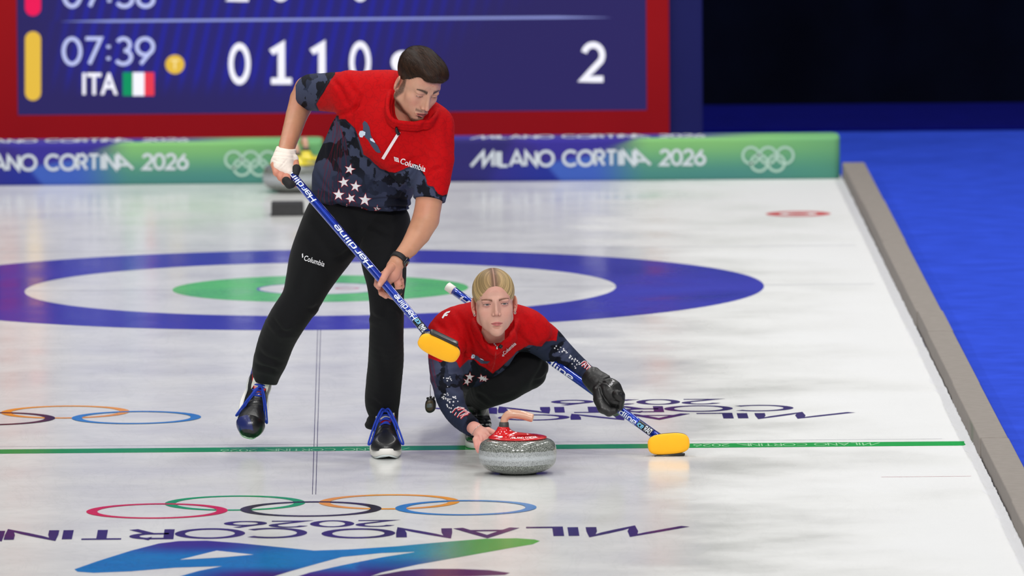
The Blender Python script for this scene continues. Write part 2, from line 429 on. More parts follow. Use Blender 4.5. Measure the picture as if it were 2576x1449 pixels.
#==SCENE==
# ------------------------------------------------------------------ the ice and what is painted in it
def ice_material(name, col, ice=False, rough=.16, var=.03):
    m = bpy.data.materials.new(name); m.use_nodes = True; nt = m.node_tree; N = nt.nodes; L = nt.links; b = N['Principled BSDF']
    b.inputs['Roughness'].default_value = rough; b.inputs['IOR'].default_value = 1.31; b.inputs['Specular IOR Level'].default_value = .30
    tc = N.new('ShaderNodeTexCoord')
    def noise(scale, detail=5, vec=None, dist=0):
        n = N.new('ShaderNodeTexNoise'); n.inputs['Scale'].default_value = scale; n.inputs['Detail'].default_value = detail; n.inputs['Distortion'].default_value = dist
        L.new(vec or tc.outputs['Object'], n.inputs['Vector']); return n.outputs['Fac']
    def rng(v, a, b_, c, d):
        r = N.new('ShaderNodeMapRange'); r.inputs[1].default_value = a; r.inputs[2].default_value = b_; r.inputs[3].default_value = c; r.inputs[4].default_value = d
        L.new(v, r.inputs[0]); return r.outputs[0]
    def math_(op, a, c):
        q = N.new('ShaderNodeMath'); q.operation = op
        for i, v in enumerate((a, c)):
            if isinstance(v, (int, float)): q.inputs[i].default_value = v
            else: L.new(v, q.inputs[i])
        return q.outputs[0]
    cloud = rng(noise(1.6, 6, dist=1.2), .35, .65, 1-var, 1+var*.6)
    fine = rng(noise(16, 4), .35, .65, 1-var*.7, 1+var*.5)
    v = math_('MULTIPLY', cloud, fine)
    # long brushed scratches and sweep marks
    mp = N.new('ShaderNodeMapping'); mp.inputs['Scale'].default_value = (1.2, .22, 1); mp.inputs['Rotation'].default_value = (0, 0, .35); L.new(tc.outputs['Object'], mp.inputs['Vector'])
    sc = rng(noise(5, 8, mp.outputs[0], 2.5), .485, .515, 0, 1); sc2 = rng(noise(5, 8, mp.outputs[0], 2.5), .515, .545, 1, 0)
    v = math_('MULTIPLY', v, rng(math_('MULTIPLY', sc, sc2), 0, 1, 1, 1-var*1.5))
    base = N.new('ShaderNodeMix'); base.data_type = 'RGBA'; base.blend_type = 'MULTIPLY'; base.inputs[0].default_value = 1; base.inputs[6].default_value = (*srgb(*col), 1)
    L.new(v, base.inputs[7]); out = base.outputs[2]
    # pebble frost: brighter, rougher and sparkling towards the unswept right-hand edge
    sep = N.new('ShaderNodeSeparateXYZ'); L.new(tc.outputs['Object'], sep.inputs[0])
    fr = rng(math_('ADD', sep.outputs['X'], rng(noise(1.1, 4), .3, .7, -.35, .35)), 1.2, 2.2, 0, 1)
    if ice:
        mx = N.new('ShaderNodeMix'); mx.data_type = 'RGBA'; mx.inputs[7].default_value = (*srgb(217, 218, 220), 1); L.new(out, mx.inputs[6])
        L.new(math_('MULTIPLY', fr, .85), mx.inputs[0]); out = mx.outputs[2]
    L.new(out, b.inputs['Base Color'])
    rr = math_('ADD', rng(noise(2.2, 5), .35, .65, rough-.03, rough+.05), math_('MULTIPLY', fr, .42)); L.new(rr, b.inputs['Roughness']); L.new(math_('SUBTRACT', .30, math_('MULTIPLY', fr, .24)), b.inputs['Specular IOR Level'])
    # pebble: tiny frozen droplets
    vo = N.new('ShaderNodeTexVoronoi'); vo.inputs['Scale'].default_value = 170; L.new(tc.outputs['Object'], vo.inputs['Vector'])
    hgt = math_('ADD', math_('MULTIPLY', rng(vo.outputs['Distance'], 0, .6, 1, 0), 1.0), math_('MULTIPLY', noise(400, 3), 1.2))
    bp = N.new('ShaderNodeBump'); bp.inputs['Distance'].default_value = .0006; L.new(hgt, bp.inputs['Height'])
    L.new(math_('ADD', math_('MULTIPLY', fr, .75), .07), bp.inputs['Strength']); L.new(bp.outputs[0], b.inputs['Normal'])
    return m
EDGE = 2.366
M_ice = ice_material('ice', (224, 225, 223), True)
floor = struct(bm_obj('floor', box_mesh(-16, EDGE, -47, 5.75, -.05, 0), M_ice))
M_blue = ice_material('ring_blue_ice', (62, 66, 168)); M_green = ice_material('ring_green_ice', (98, 196, 106))
M_hog = ice_material('hog_green_ice', (32, 152, 74)); M_navy = ice_material('letter_navy_ice', (58, 50, 104))
M_blk = ice_material('line_dark_ice', (104, 104, 108), var=.3); M_line = ice_material('line_faint_ice', (196, 198, 204))
def annulus(name, r0, r1, m, z=.0004, cx=0, cy=0, n=160):
    V = []; Fc = []
    for i in range(n):
        a = 2*math.pi*i/n; V += [(cx+r0*math.cos(a), cy+r0*math.sin(a), z), (cx+r1*math.cos(a), cy+r1*math.sin(a), z)]
    for i in range(n):
        j = (i+1) % n; Fc.append((2*i, 2*i+1, 2*j+1, 2*j))
    return mesh_obj(name, V, Fc, m, floor, False)
annulus('house_ring', 1.219, 1.829, M_blue)
annulus('house_ring', .262, .610, M_green)
annulus('house_ring', .252, .264, ice_material('ring_rim_ice', (110, 105, 185)), .0006)
V, Fc = join_parts([(list(map(tuple, np.c_[np.array(ribbon(arc(x, y, .045, .045, 0, 360, 20), .012)[0]), np.full(42-2, .0006)])), ribbon(arc(x, y, .045, .045, 0, 360, 20), .012)[1]) for x, y in ((-.11, .0), (.11, 0))])
mesh_obj('button_emblem', V, Fc, ice_material('button_red_ice', (226, 150, 165)), floor, False)
def strip(name, x0, x1, y0, y1, m, z=.0005, n=1):
    V = [(x0, y0, z), (x1, y0, z), (x1, y1, z), (x0, y1, z)]
    return mesh_obj(name, V, [(0, 1, 2, 3)], m, floor, False)
strip('hog_line', -7, EDGE-.005, -6.475, -6.325, M_hog)
strip('guide_line', -7, EDGE-.1, -6.235, -6.228, M_line)
strip('tee_line', -7, -1.829, -.008, .008, M_line); strip('tee_line', 1.829, EDGE-.08, -.008, .008, M_line)
strip('tee_line', -1.219, -.61, -.008, .008, M_line); strip('tee_line', .61, 1.219, -.008, .008, M_line)
strip('back_line', -7, EDGE-.08, 1.829, 1.845, M_line)
for s_ in (-1, 1):
    strip('centre_line', s_*.0058-.0013, s_*.0058+.0013, -7.93, -1.829, M_blk, .0003)
strip('side_mark', 1.99, EDGE-.06, -7.52, -7.513, ice_material('line_red_ice', (205, 160, 165)))
c = G(2008, 538)
annulus('red_mark', .085, .143, ice_material('mark_red_ice', (196, 92, 96)), .0005, c[0], c[1], 60)
annulus('red_mark', .0, .05, bpy.data.materials['mark_red_ice'], .0005, c[0], c[1], 40)

def flat_text(s, xl, xr, yfar, ynear, m, name='painted_lettering', wd=.17, gap=.18, z=.0005, step=.5):
    """writing under the ice that is read from the house side; px box given on the photo"""
    V, Fc, W = text2d(s, wd, gap, step)
    A = G(xl, (yfar+ynear)/2); B = G(xr, (yfar+ynear)/2); f = G((xl+xr)/2, yfar)[1]; n = G((xl+xr)/2, ynear)[1]
    W3 = [(B[0]-(u/W)*(B[0]-A[0]), f-v*(f-n), z+.00015*l_) for (u, v), l_ in zip(V, LAY)]
    return mesh_obj(name, W3, Fc, m, floor, False)
flat_text('MILANO', 822, 1728, 1328, 1350, M_navy)
flat_text('CORTINZ', -153, 760, 1333, 1356, M_navy)
flat_text('2026', 573, 985, 1311, 1326, M_navy)
flat_text('MILANO', 1265, 2146, 1041, 1054, M_navy)
flat_text('CORTINZ', 1090, 1985, 1023, 1037, M_navy)
flat_text('2026', 1396, 1804, 1006, 1018, M_navy)
M_hogtxt = ice_material('hog_letter_ice', (150, 205, 160))
flat_text('MILANO CORTINZ 2026', 556, 1030, 1129, 1135, M_hogtxt, wd=.13, z=.0008)
flat_text('MILANO CORTINZ 2026', 1745, 2215, 1116, 1122, M_hogtxt, wd=.13, z=.0008)
def rings(x0, y0, x1, s, items):
    pass
RC = {'red': (214, 48, 74), 'green': (30, 158, 96), 'black': (52, 48, 56), 'orange': (240, 160, 52), 'blue': (58, 132, 200)}
RM = {k: ice_material('ring_%s_ice' % k if k != 'blue' else 'ring_sky_ice', v, var=.05) for k, v in RC.items()}
for (xc, yc, r, k, z) in ((395, 1286, .243, 'red', 5), (591, 1266, .243, 'green', 4), (782, 1281, .243, 'black', 6), (979, 1263, .243, 'orange', 5), (1172, 1278, .243, 'blue', 7),
                          (343, 1051, .239, 'blue', 7), (164, 1037, .239, 'orange', 5), (-24, 1054, .239, 'black', 6)):
    c = G(xc, yc); annulus('painted_ring', r-.038, r, RM[k], z*.0002+.0002, c[0], c[1], 90)

# the swooping emblem nearest to the camera: colour runs over its length
def emblem_mat():
    m = ice_material('emblem_ice', (40, 120, 190), var=.03); nt = m.node_tree; N = nt.nodes; L = nt.links
    mx = [n for n in N if n.type == 'MIX'][0]
    a = N.new('ShaderNodeAttribute'); a.attribute_name = 'Col'; L.new(a.outputs['Color'], mx.inputs[6]); return m
M_emb = emblem_mat()
E1 = [(187, 1432), (250, 1410), (330, 1385), (400, 1367), (450, 1361), (520, 1360), (600, 1366), (690, 1375), (790, 1385), (880, 1382), (1000, 1374), (1042, 1370), (1042, 1388), (960, 1391), (860, 1401), (790, 1420), (730, 1437), (640, 1465), (630, 1490), (420, 1490), (430, 1456), (500, 1436), (560, 1424), (440, 1428), (330, 1437), (235, 1441), (195, 1438)]
E3 = [(1042, 1370), (1120, 1363), (1220, 1355), (1300, 1354), (1345, 1357), (1358, 1361), (1340, 1369), (1280, 1379), (1180, 1397), (1050, 1420), (960, 1440), (890, 1464), (850, 1490), (680, 1490), (720, 1459), (780, 1440), (860, 1422), (960, 1402), (1042, 1389)]
E2 = [(1010, 1436), (1060, 1431), (1150, 1431), (1230, 1434), (1283, 1441), (1270, 1446), (1200, 1449), (1080, 1451), (1000, 1458), (900, 1470), (820, 1470)]
HOLE = [(452, 1408), (545, 1385), (638, 1395), (560, 1402)]
def ecol(V):
    x, y = proj(V); c = np.zeros((len(x), 3))
    k = [(187, (40, 105, 180)), (420, (66, 55, 140)), (560, (62, 58, 142)), (760, (30, 120, 185)), (960, (28, 130, 200)), (1110, (60, 150, 150)), (1200, (75, 165, 90)), (1360, (80, 180, 80))]
    for ch in range(3): c[:, ch] = np.interp(x, [a for a, _ in k], [b[ch] for _, b in k])
    t = smooth01(y, 1368, 1400)[:, None]*((x < 900)[:, None]); c = c*(1-t)+np.array((26, 122, 190))*t
    t = (smooth01(y, 1392, 1440)*(x > 900)*smooth01(1250-x, 0, 200))[:, None]; c = c*(1-t)+np.array((40, 70, 150))*t
    t = smooth01(y, 1422, 1450)[:, None]*smooth01(x, 430, 640)[:, None]; c = c*(1-t)+np.array((72, 34, 118))*t
    return ((c/255+.055)/1.055)**2.4
for poly, z in ((E1, .0005), (E3, .0005), (E2, .0006)):
    V, Fc = fill(poly, 24); W3 = ground_px(V, z); co = ecol(W3)
    if poly is E2: co = np.tile(srgbn((72, 44, 98)), (len(W3), 1))
    mesh_obj('painted_emblem', W3, Fc, M_emb, floor, False, col=co)
V, Fc = fill(HOLE, 60); mesh_obj('painted_emblem', ground_px(V, .0009), Fc, M_ice, floor, False)

# frost scraped up against the side foam
rs = np.random.RandomState(3); n1, n2 = 900, 16; ys = np.linspace(-12, 5.2, n1); VV = []
hN = fbm(np.c_[ys*7, ys*0, ys*0], 3); eN = fbm(np.c_[ys*18, ys*0+5, ys*0], 4)
for i, y in enumerate(ys):
    wd_ = .012+.022*hN[i]+.022*eN[i]
    for j in range(n2):
        t = j/(n2-1); x = EDGE-.0015-wd_*(1-t); VV.append((x, y, .0003+(.004+.016*eN[i])*t**1.6*(.5+.5*rs.rand())))
VV = np.array(VV); ii, jj = np.meshgrid(np.arange(n1-1), np.arange(n2-1), indexing='ij'); a = (ii*n2+jj).ravel()
M_frost = mat('frost', (220, 221, 225), .5, spec=.5, bump=.6, bscale=500)
fo = mesh_obj('scraped_frost', VV, np.stack([a, a+n2, a+n2+1, a+1], 1), M_frost); thing(fo, 'ridge of scraped white frost along the grey foam at the edge of the ice', 'frost'); fo['kind'] = 'stuff'

# ------------------------------------------------------------------ grey foam along the right side
M_foam = mat('grey_foam', (138, 131, 125), .9, noise=.06, nscale=25, bump=.25, bscale=300)
HF = .077
joints = [G(2460, 1800, HF)[1], G(2560, 1259, HF)[1], G(2500, 1100, HF)[1], G(2400, 962, HF)[1], G(2340, 832, HF)[1], G(2310, 781, HF)[1], G(2240, 606, HF)[1], G(2190, 502, HF)[1], G(2150, 407, HF)[1]]
wh = ['nearest the camera at the bottom right corner', 'just on the near side of the green hog line', 'running past the end of the green hog line', 'second beyond the green hog line, with a paler top', 'short piece beside the near part of the blue ring', 'beside the centre of the house', 'between the house and the red mark', 'farthest, reaching the printed barrier']
for i in range(8):
    dx = (.0, .004, -.001, .003, .005, 0, .002, 0)[i]
    o = bm_obj('foam_block', box_mesh(EDGE+dx, EDGE+.102+dx*.6, joints[i]+.003, joints[i+1]-.002, -.02, HF-(.002 if i % 2 else 0), .006), M_foam)
    thing(o, 'grey foam edge block, ' + wh[i], 'foam block', 'grey foam blocks along the ice')

# ------------------------------------------------------------------ carpet, its back strip coloured as if in shade, and dark curtain of the hall
M_carpet = mat('blue_carpet', (46, 74, 198), .95, spec=.05, noise=.12, nscale=6, bump=.3, bscale=400)
struct(bm_obj('floor_carpet', box_mesh(EDGE, 22, -47, 9.7, -.06, -.005), M_carpet))
struct(bm_obj('floor_back', box_mesh(-22, EDGE, 5.75, 9.7, -.06, -.006), M_carpet))
struct(bm_obj('floor_shaded_1', box_mesh(-22, 22, 8.15, 9.7, -.004, .012, .004), mat('shaded_carpet', (8, 12, 96), .95, spec=.05, noise=.1, nscale=8)))  # far part of the blue carpet, its shade put into a darker colour
M_curt = mat('curtain', (4, 7, 22), .95, spec=.05, noise=.3, nscale=3)
nf = 1000; xs = np.linspace(-22, 22, nf); V = []; dp = .05*np.sin(xs*9+np.sin(xs*2.3)*2)
for z in (0, 7):
    for i in range(nf): V.append((xs[i], 9.75+dp[i], z))
struct(mesh_obj('wall_back', V, [(i, i+1, nf+i+1, nf+i) for i in range(nf-1)], M_curt))

# ------------------------------------------------------------------ printed barriers behind the house
def pix(Y):
    """photo pixel grid on a vertical plane Y"""
    return lambda x, y: P(x, y, Y)
BY = 5.335; bx1 = P(2113, 400, BY)[0]; bx0 = P(832, 400, BY)[0]; BH = .192; BD = .27
def barrier(dx, label):
    root = empty('printed_barrier', label, 'barrier', ((bx0+bx1)/2+dx, BY, 0), 'printed barriers behind the house')
    nx, nv = 240, 44; prof = []
    r = .018
    for i in range(14): prof.append((0, r+(BH-2*r)*i/13))
    for i in range(1, 8): a = math.pi/2*i/7; prof.append((r-r*math.cos(a), BH-r+r*math.sin(a)))
    for i in range(1, 10): prof.append((r+(BD-2*r)*i/9, BH))
    for i in range(1, 5): a = math.pi/2*i/4; prof.append((BD-r+r*math.sin(a), BH-r+r*math.cos(a)))
    prof.append((BD, 0)); prof.insert(0, (.003, 0)); prof.insert(1, (0, .006))
    V = []; npf = len(prof)
    for i in range(nx):
        t = i/(nx-1); x = bx0+(bx1-bx0)*t; e = min(t, 1-t)*(nx-1); k = 1-.25*max(0, 1-e/3)**2
        for d, z in prof: V.append((x+dx, BY+.02*(1-k)*4+d*(1 if e > 3 else k), z*(1 if e > 3 else .96+.04*k)))
    V = np.array(V); Fc = [(i*npf+j, (i+1)*npf+j, (i+1)*npf+j+1, i*npf+j+1) for i in range(nx-1) for j in range(npf-1)]
    Fc += [tuple(range(npf)), tuple((nx-1)*npf+j for j in range(npf))[::-1]]
    x_ = 830+(V[:, 0]-dx-bx0)/(bx1-bx0)*1283; L = np.tile(np.array([prof[j] for j in range(npf)]), (nx, 1))
    v = np.where(L[:, 0] < .02, L[:, 1], BH+L[:, 0]*.15)/BH      # 0 bottom .. 1 front top .. >1 over the top
    c = np.tile(np.array((58, 48, 132.)), (len(V), 1))
    def lay(mask, col): 
        m = np.clip(mask, 0, 1)[:, None]; c[:] = c*(1-m)+np.array(col, float)*m
    lay(smooth01(1290-x_-(v-1)*-60, -20, 20)*.8, (46, 42, 104))
    lay(smooth01((x_-1290)+(1-v)*-150, 0, 60)*smooth01(1560-x_, -60, 60)*.55, (60, 52, 165))
    lay(smooth01(x_, 1140, 1420)*smooth01(.42-.9*(x_-1180)/1000*-.35-v, -.03, .12)*smooth01(1390+(.5-v)*40-x_, -10, 10), (38, 52, 150))
    lay(smooth01(x_-(1390-(v-.2)*90), -6, 6)*smooth01(.62+(x_-1500)/700-v, -.05, .05), (66, 98, 188))
    g = smooth01(x_, 1480, 1640)*smooth01(.72+(x_-1500)/350-v, -.06, .06)
    gc = np.array((76, 138, 132.))[None]*(1-smooth01(v, .1, .95)[:, None])+np.array((130, 190, 118.))[None]*smooth01(v, .1, .95)[:, None]
    c[:] = c*(1-g[:, None])+gc*g[:, None]
    lay(smooth01(x_, 1800, 2110)*.35, (90, 160, 122))
    lay((v > 1.01)*smooth01(1850-x_, -100, 200), (70, 62, 150))
    b = mesh_obj('foam_cover', V, Fc, mat('barrier_print', vcol=True, rough=.75, spec=.15), None, True, col=((c/255+.055)/1.055)**2.4); reparent(root, b)
    # lettering
    Mw = bpy.data.materials.get('barrier_white') or mat('barrier_white', (212, 220, 228), .6)
    Mg = bpy.data.materials.get('barrier_ring') or mat('barrier_ring', (178, 212, 196), .6)
    o0 = P(1185, 418, BY); s = 1/551.5
    V2, F2, W = text2d('MILANO CORTINZ 2026', .2, .17, .4); kx = (1773-1185)/W
    q = [(o0[0]+dx+u*kx*s, BY-.0015-.0005*l_, o0[2]+v_*36*s) for (u, v_), l_ in zip(V2, LAY)]; reparent(root, mesh_obj('barrier_lettering', q, F2, Mw, None, False))
    q = [(o0[0]+dx+u*kx*s, BY+.04+v_*.17, BH+.001+.0004*l_) for (u, v_), l_ in zip(V2, LAY)]; reparent(root, mesh_obj('barrier_lettering', q, F2, Mw, None, False))
    for (cx, cy) in ((1889, 391), (1932, 391), (1975, 391), (1910, 410), (1953, 410)):
        A, F3 = ribbon(arc(0, 0, 20.5, 20.5, 0, 360, 40), 6, 30); o1 = P(cx, cy, BY)
        q = [(o1[0]+dx+u*s, BY-.0022-.0004*(cx % 3), o1[2]+v_*s) for u, v_ in A]; reparent(root, mesh_obj('barrier_ring', q, F3, Mg, None, False))
    return root
barrier(0, 'long printed foam barrier ending in green beside the grey side foam')
barrier(-1301/551.5, 'printed foam barrier on the left, behind the yellow-topped stones')

# ------------------------------------------------------------------ video scoreboard
SY = 6.35; sb = empty('scoreboard', 'large video scoreboard with red frame and navy casing showing ITA and white digits', 'scoreboard', (0.04, SY, 0))
q = pix(SY); L0, L1 = P(-90, 200, SY)[0], P(1768, 200, SY)[0]; zb = P(1700, 326, SY)[2]-.05; fx0, fx1 = P(-12, 200, SY)[0], P(1683, 200, SY)[0]; ZT = 2.0
reparent(sb, bm_obj('casing', box_mesh(L0, L1, SY, SY+.35, .02, ZT+.12, .01), mat('navy_casing', (34, 36, 92), .7, spec=.1, noise=.08, nscale=2)))
for xx in (L0+.3, L1-.3): reparent(sb, bm_obj('foot', box_mesh(xx-.12, xx+.12, SY+.02, SY+.5, -.005, .03, .005), bpy.data.materials['navy_casing']))
M_red = mat('red_frame', (166, 12, 20), .6, spec=.12, noise=.05, nscale=3)
sx0, sx1, sz0 = P(45, 280, SY)[0], P(1627, 277, SY)[0], P(830, 283, SY)[2]
bm = bmesh.new()
for (a, b_, c_, d_) in ((fx0, fx1, zb, sz0), (fx0, sx0, sz0, ZT), (sx1, fx1, sz0, ZT), (fx0, fx1, ZT, ZT+.09)):
    t = box_mesh(a, b_, SY-.03, SY, c_, d_); me = bpy.data.meshes.new('t'); t.to_mesh(me); t.free(); bm.from_mesh(me); bpy.data.meshes.remove(me)
reparent(sb, bm_obj('frame', bm, M_red))
m = bpy.data.materials.new('led_screen'); m.use_nodes = True; nt = m.node_tree; b = nt.nodes['Principled BSDF']; b.inputs['Base Color'].default_value = (0, 0, 0, 1); b.inputs['Roughness'].default_value = .7; b.inputs['Specular IOR Level'].default_value = .08
a = nt.nodes.new('ShaderNodeAttribute'); a.attribute_name = 'Col'; nt.links.new(a.outputs['Color'], b.inputs['Emission Color']); b.inputs['Emission Strength'].default_value = .88
M_led = m; nx, nz = 400, 240; X, Z = np.meshgrid(np.linspace(sx0, sx1, nx), np.linspace(sz0, ZT, nz), indexing='ij'); V = np.stack([X.ravel(), np.full(nx*nz, SY-.012), Z.ravel()], 1)
x_, y_ = proj(V); c = np.tile(np.array((50, 44, 104.)), (len(V), 1))
env = smooth01(1300-x_-1.4*(y_-60)*1.0, 0, 420)*smooth01(x_, 80, 220)*smooth01(235-y_+.0*x_, -20, 60)
st = .5+.5*np.sin((x_+.22*y_)/5.7+np.where(y_ > 52, 1.5, 0)); st = smooth01(st, .45, .9)
k_ = (env*(.30+.70*st))[:, None]; c = c*(1-k_)+np.array((44, 44, 158.))*k_
k_ = (smooth01(x_, 300, 900)*smooth01(1200-x_, 0, 300)*.15)[:, None]; c = c*(1-k_)+np.array((44, 44, 150.))*k_
ii, jj = np.meshgrid(np.arange(nx-1), np.arange(nz-1), indexing='ij'); a = (ii*nz+jj).ravel()
scr = mesh_obj('screen', V, np.stack([a, a+nz, a+nz+1, a+1], 1), M_led, None, False, col=((c/255+.055)/1.055)**2.4); reparent(sb, scr)
def glow(name, c, e=1.0):
    mm = mat(name, (0, 0, 0), .6, spec=.05, emit=c, estr=e); return mm
GW = glow('led_white', (245, 244, 255), 1.05); GL_ = glow('led_pale_blue', (196, 204, 250)); GY = glow('led_gold', (232, 190, 70)); GYd = glow('led_dark_gold', (250, 225, 150))
GR = glow('led_pink_red', (240, 30, 90)); GG = glow('led_flag_green', (20, 150, 100)); GF = glow('led_flag_red', (235, 62, 82)); GN = glow('led_line', (150, 160, 225))
def on_screen(name, V2, F2, m, lift=.004):
    return reparent(sb, mesh_obj(name, [P(x, y, SY-.012-lift) for x, y in V2], F2, m, None, False))
def sdigits(s, x0, x1, yb, yt, wd, m, gap=.2, name='digit'):
    V2, F2, W = text2d(s, wd, gap, .5); h = yb-yt; k = (x1-x0)/W
    return on_screen(name, [(x0+u*k, yb-v*h) for u, v in V2], F2, m)
for ch, a0, a1, yb, yt in (('0', 581, 624, 205, 116), ('1', 682, 730, 204, 116), ('1', 784, 832, 203, 115), ('0', 885, 927, 201, 112), ('2', 1468, 1516, 199, 113)):
    sdigits(ch, a0, a1, yb, yt, .19 if ch == '0' else .185, GW)
for ch, a0, a1 in (('2', 581, 624), ('0', 682, 730), ('0', 885, 927)): sdigits(ch, a0, a1, -4, -90, .19, GW)
on_screen('digit', [(1012+28*math.cos(t*math.pi/18), 156+28*math.sin(t*math.pi/18)) for t in range(36)], [tuple(range(36))[::-1]], GW)
sdigits('07:39', 160, 386, 161, 97, .145, GL_, .2, 'clock_digits'); sdigits('07:38', 160, 386, 16, -50, .145, GL_, .2, 'clock_digits')
V2, F2, W = font2d('ITA', .02); hh = V2[:, 1].max(); on_screen('country_letters', [(204+u/W*92, 237-v/hh*54) for u, v in V2], F2, GW)
for a0, a1, mm in ((309, 334, GG), (334, 363, GW), (363, 388, GF)):
    on_screen('flag', [(a0, 241), (a1, 241), (a1, 182), (a0, 182)], [(0, 1, 2, 3)], mm, .003)
def capsule2(x0, x1, y0, y1):
    r = (x1-x0)/2; c0 = (x0+x1)/2; return [(c0+r*math.cos(math.radians(t)), y0+r-r*math.sin(math.radians(t))) for t in range(0, 181, 12)]+[(c0+r*math.cos(math.radians(t)), y1-r-r*math.sin(math.radians(t))) for t in range(180, 361, 12)]
pl = capsule2(63, 103, 79, 253); on_screen('team_marker', pl, [tuple(range(len(pl)))], GY); pl = capsule2(63, 103, -130, 40); on_screen('team_marker', pl, [tuple(range(len(pl)))], GR)
on_screen('hammer_marker', [(440+24*math.cos(t*math.pi/18), 162-24*math.sin(t*math.pi/18)) for t in range(36)], [tuple(range(36))], GY)
V2, F2 = join_parts([([(p[0], p[1], 0) for p in ribbon(pl, 5, 40)[0]], ribbon(pl, 5, 40)[1]) for pl in ([(430, 152), (450, 152)], [(440, 152), (440, 174)])]); on_screen('hammer_marker', [v[:2] for v in V2], F2, GYd, .006)
on_screen('divider_line', [(280, 56), (1400, 46.5), (1540, 44), (1400, 41), (280, 50), (150, 54)], [(0, 1, 2, 3, 4, 5)], GN)

# ------------------------------------------------------------------ hack and the parked stones
M_rub = mat('black_rubber', (40, 40, 42), .7, noise=.2, nscale=80)
hk = empty('starting_hack', 'black rubber foot hack set in the ice behind the house', 'hack', (G(730, 544)[0], 3.6, 0))
for xx in (-.155, .155):
    t = box_mesh(xx-.072, xx+.072, 3.55, 3.68, -.004, .058, .008)
    for v in t.verts:
        if v.co.z > .03 and v.co.y < 3.6: v.co.y += .012
    reparent(hk, bm_obj('foot_hold', t, M_rub))
reparent(hk, bm_obj('base_plate', box_mesh(-.23, .23, 3.56, 3.66, -.003, .004, .001), M_rub))

def stone_material():
    m = bpy.data.materials.new('granite'); m.use_nodes = True; nt = m.node_tree; N = nt.nodes; L = nt.links; b = N['Principled BSDF']
    tc = N.new('ShaderNodeTexCoord'); n = N.new('ShaderNodeTexNoise'); n.inputs['Scale'].default_value = 330; n.inputs['Detail'].default_value = 5; n.inputs['Roughness'].default_value = .75; L.new(tc.outputs['Object'], n.inputs['Vector'])
    r = N.new('ShaderNodeValToRGB'); e = r.color_ramp.elements
    e[0].position = .40; e[0].color = (*srgb(38, 42, 40), 1); e[1].position = .60; e[1].color = (*srgb(172, 176, 170), 1)
    q = e.new(.5); q.color = (*srgb(108, 112, 106), 1); L.new(n.outputs['Fac'], r.inputs[0])
    r2 = N.new('ShaderNodeValToRGB'); e = r2.color_ramp.elements; e[0].position = .38; e[0].color = (*srgb(104, 108, 110), 1); e[1].position = .56; e[1].color = (*srgb(178, 182, 184), 1); L.new(n.outputs['Fac'], r2.inputs[0])
    sp = N.new('ShaderNodeSeparateXYZ'); L.new(tc.outputs['Object'], sp.inputs[0])
    n2 = N.new('ShaderNodeTexNoise'); n2.inputs['Scale'].default_value = 60; L.new(tc.outputs['Object'], n2.inputs['Vector'])
    ad = N.new('ShaderNodeMath'); ad.operation = 'MULTIPLY_ADD'; ad.inputs[1].default_value = .008; L.new(n2.outputs['Fac'], ad.inputs[0]); L.new(sp.outputs['Z'], ad.inputs[2])
    def rng(a, b_, c, d):
        mr = N.new('ShaderNodeMapRange'); mr.inputs[1].default_value = a; mr.inputs[2].default_value = b_; mr.inputs[3].default_value = c; mr.inputs[4].default_value = d; L.new(ad.outputs[0], mr.inputs[0]); return mr.outputs[0]
    mu = N.new('ShaderNodeMath'); mu.operation = 'MULTIPLY'; L.new(rng(.039, .041, 0, 1), mu.inputs[0]); L.new(rng(.083, .086, 1, 0), mu.inputs[1])
    mx = N.new('ShaderNodeMix'); mx.data_type = 'RGBA'; L.new(mu.outputs[0], mx.inputs[0]); L.new(r.outputs[0], mx.inputs[6]); L.new(r2.outputs[0], mx.inputs[7])
    m2 = N.new('ShaderNodeMath'); m2.operation = 'MULTIPLY'; L.new(rng(.054, .060, 0, 1), m2.inputs[0]); L.new(rng(.066, .072, 1, 0), m2.inputs[1])
    m3 = N.new('ShaderNodeMath'); m3.operation = 'MULTIPLY'; m3.inputs[1].default_value = .55; L.new(m2.outputs[0], m3.inputs[0])
    mz = N.new('ShaderNodeMix'); mz.data_type = 'RGBA'; mz.inputs[7].default_value = (*srgb(196, 202, 208), 1); L.new(m3.outputs[0], mz.inputs[0]); L.new(mx.outputs[2], mz.inputs[6])
    L.new(mz.outputs[2], b.inputs['Base Color'])
    rr = N.new('ShaderNodeMapRange'); rr.inputs[3].default_value = .12; rr.inputs[4].default_value = .5; L.new(mu.outputs[0], rr.inputs[0]); L.new(rr.outputs[0], b.inputs['Roughness'])
    b.inputs['Coat Weight'].default_value = .25; b.inputs['Coat Roughness'].default_value = .1
    return m
M_gran = stone_material(); M_capr = mat('red_handle_plastic', (206, 18, 24), .18, coat=.6); M_capy = mat('yellow_handle_plastic', (226, 208, 30), .3, coat=.5)
M_tan = mat('tan_handle_grip', (206, 158, 134), .28, coat=.4); M_dk = mat('dark_collar', (64, 62, 60), .5, noise=.2, nscale=120); M_wht = mat('white_print', (238, 238, 238), .5)
